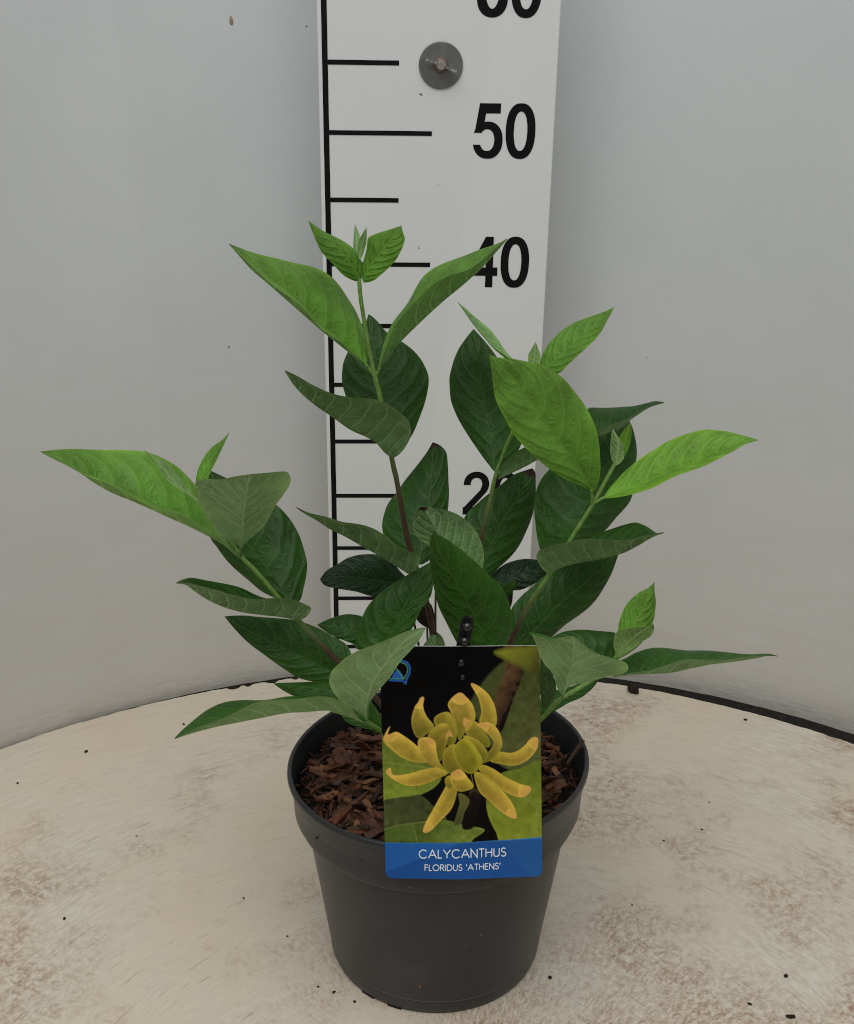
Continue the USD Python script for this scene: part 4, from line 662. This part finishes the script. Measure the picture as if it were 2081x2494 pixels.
for i, (tone, up, tip, mid, ea, eb) in enumerate(LEAVES):
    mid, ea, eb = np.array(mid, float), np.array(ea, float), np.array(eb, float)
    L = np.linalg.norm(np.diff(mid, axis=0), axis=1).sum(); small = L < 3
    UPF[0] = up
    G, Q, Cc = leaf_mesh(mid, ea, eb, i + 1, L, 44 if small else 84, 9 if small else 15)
    nt, nu = G.shape[:2]
    N = np.cross(np.gradient(G, axis=0), np.gradient(G, axis=1)); ln = np.linalg.norm(N, axis=2, keepdims=True); N = N / np.maximum(ln, 1e-9)
    # columns run from half A to half B, so (along x across) opposes T x A: turn it to the upper face
    N = -N * up
    th = .016 * np.clip(np.minimum(1 - np.abs(Q[..., 1]) ** 8, 1), .1, 1)[..., None]
    hi, lo = G + N * th, G - N * th
    v = np.vstack([hi.reshape(-1, 3), lo.reshape(-1, 3)]); k = nt * nu
    ii, jj = np.meshgrid(np.arange(nt - 1), np.arange(nu - 1), indexing="ij"); q = (ii * nu + jj).ravel()
    f = np.c_[q, q + 1, q + nu + 1, q + nu]; F = [f if up > 0 else f[:, ::-1], (f[:, ::-1] if up > 0 else f) + k]
    rim = [(0, j) for j in range(nu)] + [(r_, nu - 1) for r_ in range(1, nt)] + [(nt - 1, j) for j in range(nu - 2, -1, -1)] + [(r_, 0) for r_ in range(nt - 2, -1, -1)]
    ids = [a_ * nu + b_ for a_, b_ in rim]; e = np.array([[p, p + k, q2 + k, q2] for p, q2 in zip(ids[:-1], ids[1:])]); F.append(e if up < 0 else e[:, ::-1])
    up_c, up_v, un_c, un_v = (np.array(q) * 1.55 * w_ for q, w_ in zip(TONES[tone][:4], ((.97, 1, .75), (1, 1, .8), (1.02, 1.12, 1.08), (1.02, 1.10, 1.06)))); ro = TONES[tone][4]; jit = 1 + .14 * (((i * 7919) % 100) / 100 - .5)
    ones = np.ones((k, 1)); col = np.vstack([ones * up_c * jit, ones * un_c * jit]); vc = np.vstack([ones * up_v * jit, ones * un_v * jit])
    tt = np.r_[Q[..., 0].ravel(), Q[..., 0].ravel()]
    if tip:
        brown = np.clip((tt - (1 - tip * 1.4)) / (tip * .5), 0, 1)[:, None]; col = col * (1 - brown) + np.array([.055, .018, .010]) * brown; vc = vc * (1 - brown) + np.array([.07, .03, .02]) * brown
    else:
        brown = np.clip((tt - .985) / .01, 0, 1)[:, None]; col = col * (1 - brown) + np.array([.06, .05, .02]) * brown; vc = vc * (1 - brown) + np.array([.06, .05, .02]) * brown
    uu2 = np.abs(np.r_[Q[..., 1].ravel(), Q[..., 1].ravel()])[:, None]; cl = np.vstack([Cc.reshape(-1, 3)] * 2)
    col = col * (1 + .55 * (meshkit.fbm(cl * .55, 3, i)[:, None] - .5) + .22 * (.5 - tt[:, None])) * (1 + np.array([.55, .30, .2]) * uu2 ** 12 * .8)
    kind = np.vstack([np.tile([ro, .36, 1.15], (k, 1)), np.tile([.60, 1.0, -1.0], (k, 1))])
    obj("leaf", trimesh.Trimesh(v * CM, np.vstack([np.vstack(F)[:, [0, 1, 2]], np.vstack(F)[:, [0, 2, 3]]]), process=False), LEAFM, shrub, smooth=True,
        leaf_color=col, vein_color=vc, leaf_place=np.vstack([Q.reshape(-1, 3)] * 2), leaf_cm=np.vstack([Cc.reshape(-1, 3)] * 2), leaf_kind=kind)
for i, (pts, r0, r1, br) in enumerate(STEMS):
    tb, tt = tube(pts, r0, r1, 64 if len(pts) > 4 else 10, 12)
    tb.vertices += (meshkit.fbm(tb.vertices * 3.1, 3, i)[:, None] - .5) * .05 if len(pts) > 4 else 0
    s = np.clip((tt - br + .08) / .16, 0, 1)[:, None]; c = np.array([.070, .038, .022]) * (1 - s) + np.array([.165, .285, .060]) * s
    obj("stem" if len(pts) > 4 else "petiole", trimesh.Trimesh(tb.vertices * CM, tb.faces, process=False), STEMM, shrub, smooth=True, stem_color=c)
for P in ([(7.6, -33, 15), (7.2, -33, 19), (7.0, -32.8, 22.4)], [(8.2, -32.4, 15), (7.55, -32.5, 20), (7.5, -32.4, 24.6)], [(8.6, -32.6, 14), (6.5, -32.2, 21), (6.0, -32.0, 24)]):
    tb, _ = tube(P, .13, .06, 20, 8); obj("dry_twig", trimesh.Trimesh(tb.vertices * CM, tb.faces, process=False), twigm, shrub, smooth=True)

# ------------------------------------------------------------------ plant label: printed card on a black stake
lab = thing("plant_label", "glossy plant label with yellow flower picture over blue band, standing in the pot", "plant label")
CARD = np.array([[4.2, -41.2, 25.27], [12.55, -41.2, 25.24], [13.02, -43.2, 12.31], [4.52, -43.2, 12.32]])
TL, TR, BR, BL = CARD; CW, CH = 8.36, np.linalg.norm((TL + TR) / 2 - (BL + BR) / 2)
DEPTH = np.cross(TR - TL, TL - BL); DEPTH /= np.linalg.norm(DEPTH)
if DEPTH[1] > 0: DEPTH = -DEPTH
def card_pt(s, t, off=0.0):
    """s across 0..1, t down 0..1, off towards the reader (cm)"""
    s, t = np.asarray(s, float), np.asarray(t, float)
    top = TL + (TR - TL) * s[..., None]; bot = BL + (BR - BL) * s[..., None]
    bend = .10 * np.sin(np.pi * t) * (1 + .2 * np.sin(3 * s)) + .16 * np.exp(-((s - .47) / .2) ** 2) * np.clip(t - .8, 0, 1) * 5 * .6 - .12 * (2 * s - 1) ** 2
    return top * (1 - t[..., None]) + bot * t[..., None] + DEPTH * (np.asarray(off) + bend)[..., None]
def art(x, y):   # layout coordinates of the printed sheet -> s, t
    x, y = np.asarray(x, float), np.asarray(y, float); t = (y - 82) / 1915.0
    return (x - (150 + 53 * t)) / (1325 - 31 * t), t
def unart(s, t): return s * (1325 - 31 * t) + 150 + 53 * t, t * 1915 + 82
NS, NTT = 301, 437
S, T2 = np.meshgrid(np.linspace(0, 1, NS), np.linspace(0, 1, NTT))
asp = CH / CW; rad = .042    # rounded lower corners
for sx in (0, 1):
    cx_, cy_ = (rad if sx == 0 else 1 - rad), asp - rad; px, py = S, T2 * asp
    inz = ((px < rad) if sx == 0 else (px > 1 - rad)) & (py > asp - rad); d = np.hypot(px - cx_, py - cy_); k = np.where(inz & (d > rad), rad / np.maximum(d, 1e-9), 1)
    S = np.where(k < 1, cx_ + (px - cx_) * k, S); T2 = np.where(k < 1, (cy_ + (py - cy_) * k) / asp, T2)
X, Y = unart(S, T2); PTS = np.c_[X.ravel(), Y.ravel()]
col = np.zeros((len(PTS), 3)) + [.0035, .003, .003]
nz = meshkit.fbm(np.c_[PTS / 42, np.zeros(len(PTS))], 4, 1)[:, None]; nf = meshkit.noise(np.c_[PTS / 6, np.zeros(len(PTS))], 2)[:, None]
def smooth_poly(pts, n=10):
    P = np.array(pts, float); out = []; m = len(P)
    for i in range(m):
        a, b, c, d = P[i - 1], P[i], P[(i + 1) % m], P[(i + 2) % m]
        for s in np.linspace(0, 1, n, endpoint=False): out.append(.5 * (2 * b + (c - a) * s + (2 * a - 5 * b + 4 * c - d) * s * s + (3 * b - a - 3 * c + d) * s ** 3))
    return Polygon(out).buffer(0)
def paint(shape, c0, c1, p0, p1, soft=4.0, edge=0.0, edge_w=26.0, grain=.18, alpha=1.0):
    """lays one inked area: colours run from c0 at p0 to c1 at p1; edge > 0 lightens its outline"""
    x0, y0, x1, y1 = shape.bounds; near = np.nonzero((PTS[:, 0] > x0 - soft) & (PTS[:, 0] < x1 + soft) & (PTS[:, 1] > y0 - soft) & (PTS[:, 1] < y1 + soft))[0]
    if not len(near): return
    q = PTS[near]; pt = shapely.points(q); d = shapely.distance(pt, shape.boundary); ins = shapely.contains_xy(shape, q[:, 0], q[:, 1]); sd = np.where(ins, d, -d)
    al = alpha * np.clip(.5 + sd / (2 * soft), 0, 1)[:, None]; p0, p1 = np.array(p0, float), np.array(p1, float); ax = p1 - p0
    g = np.clip(((q - p0) @ ax) / (ax @ ax), 0, 1)[:, None]; c = np.array(c0) * (1 - g) + np.array(c1) * g
    c = c * (1 + grain * (nz[near] - .5) * 2 + grain * .5 * (nf[near] - .5)); dep = np.clip(sd / edge_w, 0, 1)[:, None]
    c = c * (1 + edge * (1 - dep) ** 2)
    col[near] = col[near] * (1 - al) + c * al
def stroke(pts, w, c, soft=2.0, alpha=1.0): s = LineString(pts).buffer(w / 2); b = s.bounds; paint(s, c, c, b[:2], b[2:], soft, 0, grain=.1, alpha=alpha)
# blurred leaves and branch behind the flower
G1, G2, G3 = (.105, .125, .012), (.045, .065, .010), (.020, .026, .008)
paint(smooth_poly([(900, 560), (960, 420), (1080, 280), (1240, 170), (1560, 110), (1560, 1000), (1180, 1060), (1020, 760)]), (.030, .036, .010), (.050, .056, .016), (950, 500), (1400, 900), 14, 0, grain=.35)
paint(smooth_poly([(1180, 80), (1320, 60), (1350, 260), (1260, 500), (1170, 740), (1120, 800), (1080, 640), (1110, 470), (1190, 260)]), (.050, .026, .011), (.012, .007, .005), (1170, 420), (1280, 480), 8, .2, grain=.5)
paint(smooth_poly([(1105, 130), (1220, 105), (1400, 85), (1560, 60), (1560, 320), (1440, 310), (1300, 240), (1180, 180)]), (.12, .125, .012), (.045, .045, .008), (1150, 120), (1400, 320), 22, 0, grain=.15)
paint(smooth_poly([(120, 760), (240, 880), (420, 960), (560, 1030), (660, 1120), (600, 1220), (440, 1300), (300, 1335), (120, 1350)]), (.060, .080, .012), (.115, .145, .016), (420, 900), (300, 1330), 4, .1, grain=.3)
stroke([(130, 1010), (330, 1030), (560, 1060)], 9, (.12, .15, .035), 5, .7)
paint(smooth_poly([(120, 1370), (420, 1290), (500, 1290), (620, 1400), (700, 1480), (640, 1560), (430, 1620), (120, 1680)]), (.024, .030, .010), (.036, .045, .012), (480, 1300), (300, 1600), 5, .3, grain=.5)
paint(smooth_poly([(120, 1600), (420, 1520), (680, 1495), (860, 1540), (1015, 1578), (930, 1650), (800, 1720), (120, 1720)]), (.040, .062, .010), (.085, .110, .018), (600, 1520), (800, 1690), 4, .25, grain=.35)
stroke([(130, 1600), (300, 1540), (440, 1520), (600, 1500)], 8, (.10, .115, .03), 4, .8); stroke([(420, 1530), (445, 1600), (465, 1700)], 8, (.10, .115, .03), 4, .8)
paint(smooth_poly([(1150, 1110), (1300, 1075), (1560, 1040), (1560, 1700), (1190, 1720), (1110, 1600), (1050, 1470), (1030, 1340), (1060, 1220)]), (.070, .095, .010), (.125, .145, .014), (1300, 1060), (1250, 1650), 4, .1, grain=.25)
stroke([(1330, 1310), (1440, 1380), (1520, 1420)], 7, (.14, .16, .05), 4, .6); stroke([(1440, 1380), (1455, 1520), (1440, 1680)], 7, (.14, .16, .05), 4, .6)
paint(smooth_poly([(900, 1240), (980, 1260), (960, 1420), (920, 1560), (830, 1560), (860, 1400)]), (.020, .013, .007), (.008, .005, .004), (880, 1300), (960, 1400), 6, .2, grain=.4)
paint(smooth_poly([(800, 1270), (860, 1290), (890, 1340), (850, 1430), (820, 1530), (765, 1530), (790, 1430), (810, 1350)]), (.060, .058, .014), (.035, .038, .010), (800, 1280), (800, 1500), 4, .3)
# tepals, back to front
YL, OL, DK, TIP = (.400, .262, .040), (.240, .180, .020), (.120, .105, .011), (.34, .17, .05)
def tepal(pts, tip, root, body0=OL, body1=YL, tipr=90):
    sh = smooth_poly(pts); b0, b1 = np.array(body0), np.array(body1); paint(sh, b1, b0, tip, root, 2.5, .14, 12, .16)
    ax_ = np.array(root, float) - np.array(tip, float); nx_ = np.array([-ax_[1], ax_[0]]) / np.linalg.norm(ax_); nx_ = nx_ if nx_[1] > 0 else -nx_
    for k, g in ((26, .80), (52, .60)):      # the side turned from the light
        low = affinity.translate(sh, nx_[0] * k, nx_[1] * k).intersection(sh.buffer(-7))
        if not low.is_empty: paint(low, b1 * g, b0 * g * .92, tip, root, 13, 0, 30, .2, .8)
    mid_ = [np.array(tip) + ax_ * q for q in (.12, .4, .7, .95)]
    crease = LineString(mid_).buffer(3).intersection(sh.buffer(-12))
    if not crease.is_empty: paint(crease, b1 * .72, b0 * .7, tip, root, 4, 0, 30, .2, .45)
    if tipr: paint(sh.intersection(Point(tip).buffer(tipr)), TIP, np.array(body1), tip, (tip[0] + (root[0] - tip[0]) * tipr / math.dist(tip, root), tip[1] + (root[1] - tip[1]) * tipr / math.dist(tip, root)), 6, .1, 30, .14, .8)
tepal([(905, 380), (970, 400), (1050, 465), (1100, 560), (1118, 660), (1100, 725), (1040, 715), (975, 690), (990, 600), (965, 490)], (905, 380), (1040, 715))
tepal([(490, 490), (516, 490), (508, 560), (540, 640), (600, 720), (540, 780), (470, 815), (425, 750), (415, 660), (440, 570), (468, 530)], (495, 490), (520, 790), DK)
tepal([(600, 660), (640, 620), (710, 602), (750, 640), (790, 760), (760, 870), (700, 860), (620, 730)], (650, 615), (740, 850), DK, OL, 0)
tepal([(815, 450), (870, 490), (920, 550), (940, 640), (920, 700), (860, 760), (805, 830), (780, 720), (745, 620), (715, 545), (750, 490)], (815, 455), (820, 800), DK)
tepal([(235, 725), (220, 790), (290, 768), (370, 810), (460, 880), (520, 960), (545, 1010), (440, 1010), (330, 970), (240, 900), (185, 840), (200, 780)], (225, 760), (530, 1000))
tepal([(640, 700), (710, 700), (735, 760), (752, 800), (715, 805), (690, 900), (650, 1000), (580, 960), (540, 850), (560, 770)], (745, 800), (620, 940), DK, OL, 50)
tepal([(845, 650), (880, 665), (960, 690), (1000, 740), (1060, 830), (1050, 890), (980, 870), (870, 790), (862, 730), (842, 710)], (850, 700), (1020, 870), DK, OL, 60)
tepal([(1110, 930), (1240, 940), (1330, 900), (1400, 830), (1445, 818), (1462, 850), (1440, 930), (1360, 1010), (1260, 1045), (1150, 1030), (1060, 1000)], (1455, 830), (1090, 980))
tepal([(960, 705), (1050, 690), (1120, 740), (1160, 830), (1150, 910), (1080, 990), (1000, 1015), (1050, 930), (1095, 860), (1050, 790), (1000, 740)], (965, 705), (1040, 1000), DK)
tepal([(480, 820), (540, 808), (605, 840), (620, 920), (650, 1020), (735, 1105), (640, 1070), (540, 1010), (480, 930), (468, 860)], (600, 835), (700, 1090), DK, YL, 60)
tepal([(240, 1062), (262, 1120), (380, 1110), (500, 1075), (620, 1055), (710, 1100), (640, 1140), (520, 1190), (400, 1208), (290, 1170), (207, 1100)], (215, 1090), (690, 1095))
tepal([(680, 930), (720, 880), (780, 870), (810, 960), (830, 1060), (790, 1105), (720, 1095), (672, 1030)], (740, 880), (760, 1100), DK, OL, 0)
tepal([(840, 795), (940, 820), (1010, 880), (1045, 950), (1010, 1020), (960, 980), (900, 880)], (850, 800), (1010, 1000), DK, OL, 0)
tepal([(970, 1075), (1000, 1035), (1090, 1070), (1190, 1140), (1310, 1200), (1400, 1235), (1345, 1308), (1240, 1290), (1130, 1220), (1050, 1150)], (1385, 1260), (1000, 1060))
tepal([(930, 1105), (990, 1105), (1090, 1190), (1180, 1270), (1250, 1370), (1278, 1450), (1268, 1490), (1170, 1440), (1060, 1340), (970, 1250)], (1270, 1480), (950, 1120))
tepal([(735, 1130), (790, 1180), (780, 1290), (740, 1400), (660, 1490), (560, 1590), (510, 1590), (540, 1500), (620, 1350), (690, 1220)], (515, 1590), (750, 1150))
tepal([(690, 1150), (730, 1120), (760, 1180), (730, 1230), (700, 1210)], (700, 1150), (740, 1200), DK, OL, 0)
tepal([(740, 1110), (780, 1078), (822, 1075), (870, 1130), (925, 1215), (850, 1250), (790, 1245), (745, 1190)], (800, 1085), (850, 1240), OL, YL, 75)
tepal([(760, 900), (840, 815), (900, 840), (960, 920), (1000, 1010), (940, 1090), (890, 1105), (830, 1070), (780, 990)], (840, 830), (900, 1100), (.16, .14, .010), (.245, .20, .016), 0)
stroke([(905, 1110), (925, 1215)], 5, DK); stroke([(760, 1290), (700, 1400), (560, 1570)], 5, OL, 6, .5); stroke([(985, 1110), (1120, 1230), (1250, 1420)], 5, OL, 6, .5); stroke([(240, 800), (380, 900), (520, 985)], 5, OL, 6, .5)
stroke([(450, 1205), (460, 1230)], 5, (.02, .015, .01))
# leaf-shaped emblem, upper left
BLU, GRN = (.012, .055, .20), (.045, .16, .06)
paint(smooth_poly([(255, 335), (300, 268), (350, 340)], 4), BLU, BLU, (255, 300), (350, 340), 3, 0, grain=.05)
stroke([(330, 196), (380, 212), (402, 250), (396, 300), (372, 345), (366, 378), (345, 358), (235, 352)], 15, BLU, 3); stroke([(318, 206), (368, 226), (384, 258), (376, 300), (352, 338)], 7, GRN, 2); stroke([(292, 262), (350, 340)], 9, GRN, 2); stroke([(240, 338), (345, 342)], 6, GRN, 2)
# blue band with facets
BAND = Polygon([(100, 1692), (800, 1690), (1560, 1655), (1560, 2080), (100, 2080)]); paint(BAND, (.012, .070, .235), (.016, .090, .290), (150, 1700), (1500, 1900), 2.5, 0, grain=.04)
paint(Polygon([(160, 1960), (820, 1690), (1150, 1675), (1400, 1990), (1400, 2080), (160, 2080)]), (.008, .045, .17), (.010, .052, .19), (200, 1950), (1300, 1950), 2.5, 0, grain=.04, alpha=.75)
paint(Polygon([(1150, 1675), (1560, 1655), (1560, 2080), (1440, 2040)]), (.011, .050, .150), (.013, .06, .17), (1200, 1700), (1500, 1900), 2.5, 0, grain=.04, alpha=.6)
stroke([(150, 1692), (800, 1690), (1500, 1658)], 5, (.03, .13, .26), 2)
lift = np.where(Y.ravel()[:, None] < 1680, 2.2, 1.7); col = np.clip(col * np.where(col.max(1, keepdims=True) > .02, lift, .8), .002, .9)
ii, jj = np.meshgrid(np.arange(NTT - 1), np.arange(NS - 1), indexing="ij"); q = (ii * NS + jj).ravel(); F4 = np.c_[q, q + NS, q + NS + 1, q + 1]
pv = card_pt(S.ravel(), T2.ravel(), np.full(S.size, .012))
obj("print", (pv * CM, F4), PRINTM, lab, smooth=True, print_color=col)
c0 = card_pt(S[::12, ::12].ravel(), T2[::12, ::12].ravel(), np.zeros(S[::12, ::12].size)); c1 = c0 - DEPTH * .05; h, w = S[::12, ::12].shape
# the grid steps do not reach the last row and column exactly, so close the core on the true outline
Sg, Tg = S[np.r_[0:NTT:12, NTT - 1]][:, np.r_[0:NS:12, NS - 1]], T2[np.r_[0:NTT:12, NTT - 1]][:, np.r_[0:NS:12, NS - 1]]; h, w = Sg.shape
c0 = card_pt(Sg.ravel(), Tg.ravel(), np.zeros(Sg.size)); c1 = c0 - DEPTH * .05
ii, jj = np.meshgrid(np.arange(h - 1), np.arange(w - 1), indexing="ij"); q = (ii * w + jj).ravel(); f0 = np.c_[q, q + w, q + w + 1, q + 1]; k = h * w
ids = [j for j in range(w)] + [i * w + w - 1 for i in range(1, h)] + [(h - 1) * w + j for j in range(w - 2, -1, -1)] + [i * w for i in range(h - 2, -1, -1)]
obj("card", (np.vstack([c0, c1]) * CM, np.vstack([f0, f0[:, ::-1] + k, np.array([[p, q2, q2 + k, p + k] for p, q2 in zip(ids[:-1], ids[1:])])])), cardm, lab)
# lettering: thin geometric capitals
def arc(cx, cy, rx, ry, a0, a1, n=28): t = np.radians(np.linspace(a0, a1, n)); return [(cx + rx * math.cos(q), cy + ry * math.sin(q)) for q in t]
def glyph(ch):
    g = {"C": (.93, [arc(.5, .5, .48, .5, 42, 318)]), "O": (1.04, [arc(.52, .5, .5, .5, 0, 360)]), "A": (.92, [[(0, 0), (.46, 1), (.92, 0)], [(.17, .36), (.75, .36)]]), "L": (.46, [[(.04, 1), (.04, 0), (.46, 0)]]),
         "Y": (.84, [[(0, 1), (.42, .47), (.84, 1)], [(.42, .47), (.42, 0)]]), "N": (.80, [[(.04, 0), (.04, 1), (.76, 0), (.76, 1)]]), "T": (.60, [[(0, 1), (.6, 1)], [(.3, 1), (.3, 0)]]),
         "H": (.76, [[(.04, 0), (.04, 1)], [(.72, 0), (.72, 1)], [(.04, .53), (.72, .53)]]), "U": (.72, [[(.04, 1)] + arc(.36, .32, .32, .32, 180, 360) + [(.68, 1)]]),
         "S": (.58, [arc(.29, .755, .235, .245, 30, 270)[:-1] + arc(.28, .265, .27, .265, 90, -150)]), "F": (.52, [[(.52, 1), (.04, 1), (.04, 0)], [(.04, .55), (.5, .55)]]), "R": (.66, [[(.04, 0), (.04, 1), (.3, 1)] + arc(.33, .745, .26, .255, 90, -90) + [(.04, .49)], [(.26, .49), (.64, 0)]]),
         "I": (.10, [[(.05, 0), (.05, 1)]]), "D": (.84, [[(.3, 1), (.04, 1), (.04, 0), (.3, 0)] + arc(.32, .5, .5, .5, -90, 90)]), "E": (.54, [[(.54, 1), (.04, 1), (.04, 0), (.54, 0)], [(.04, .53), (.5, .53)]]),
         "\u2018": (.14, [[(.10, .98), (.03, .86), (.05, .76)]]), "\u2019": (.14, [[(.08, 1.0), (.1, .9), (.03, .78)]]), " ": (.30, [])}
    return g[ch]
def lettering(text, x0, x1, ytop, ybase, weight, slope):
    x = 0; shapes = []
    for ch in text:
        w, st = glyph(ch)
        shapes += [affinity.translate(LineString(s).buffer(weight / 2, cap_style="flat" if ch not in "\u2018\u2019" else "round", join_style="mitre" if ch in "LFENHIT" else "round"), x, 0) for s in st]; x += w + .17
    sh = unary_union(shapes); b = sh.bounds; k = (x1 - x0) / (b[2] - b[0]); cap = ybase - ytop
    m = extrude(sh, .02); m = m.subdivide_to_size(.35); P = np.array(m.vertices)
    ax = x0 + (P[:, 0] - b[0]) * k; ay = ybase - P[:, 1] * cap + slope * (ax - x0) / (x1 - x0); s, t = art(ax, ay)
    m.vertices = card_pt(s, t, .014 + P[:, 2]) * CM; m.fix_normals(); return m
obj("lettering", lettering("CALYCANTHUS", 474, 1196, 1749, 1819, .118, -11), inkm, lab)
obj("lettering", lettering("FLORIDUS \u2018ATHENS\u2019", 522, 1150, 1875, 1925, .125, -8), inkm, lab)
# stake and its pegs
st = [np.array(p) for p in ((8.42, -40.4, 24.2), (8.62, -40.6, 26.55))]
shape = LineString([(0, -3.5), (0, 2.2)]).buffer(.34); sm = extrude(shape, .16)
ax_u = np.array([.12, -.10, .99]); ax_u /= np.linalg.norm(ax_u); ax_r = np.array([1, 0, -.12]); ax_r /= np.linalg.norm(ax_r); ax_n = np.cross(ax_r, ax_u); ax_n = -ax_n if ax_n[1] > 0 else ax_n
O = np.array([8.47, -40.75, 24.4])
def stake_pt(m): m.vertices = (O + m.vertices @ np.array([ax_r, ax_u, ax_n])) * CM; m.fix_normals(); return m
obj("stake_head", stake_pt(sm), stakem, lab, smooth=30)
leg, _ = tube([(8.1, -40.85, 21.5), (8.0, -40.3, 18), (7.9, -39.2, 12.2)], .26, .14, 16, 8); obj("stake", trimesh.Trimesh(leg.vertices * CM, leg.faces, process=False), stakem, lab, smooth=40)
for hgt in (2.12, 1.25):
    pg = lathe([(0, .1), (.17, .1), (.17, .38), (.24, .42), (.24, .52), (.15, .62), (0, .64)], 24); pg.apply_translation([.0, hgt, 0]); obj("peg", stake_pt(pg), pegm, lab, smooth=35)
for (x, y), sc in (((822, 213), 1.0), ((834, 325), .8)):
    pk = trimesh.creation.icosphere(3, 1.0); pk.apply_scale([.20 * sc, .26 * sc, .22]); s, t = art(x, y); c = card_pt(s, t, .02)
    pk.vertices = (c + pk.vertices @ np.array([ax_r, ax_u, DEPTH])) * CM; obj("peg", pk, pegm, lab, smooth=True)
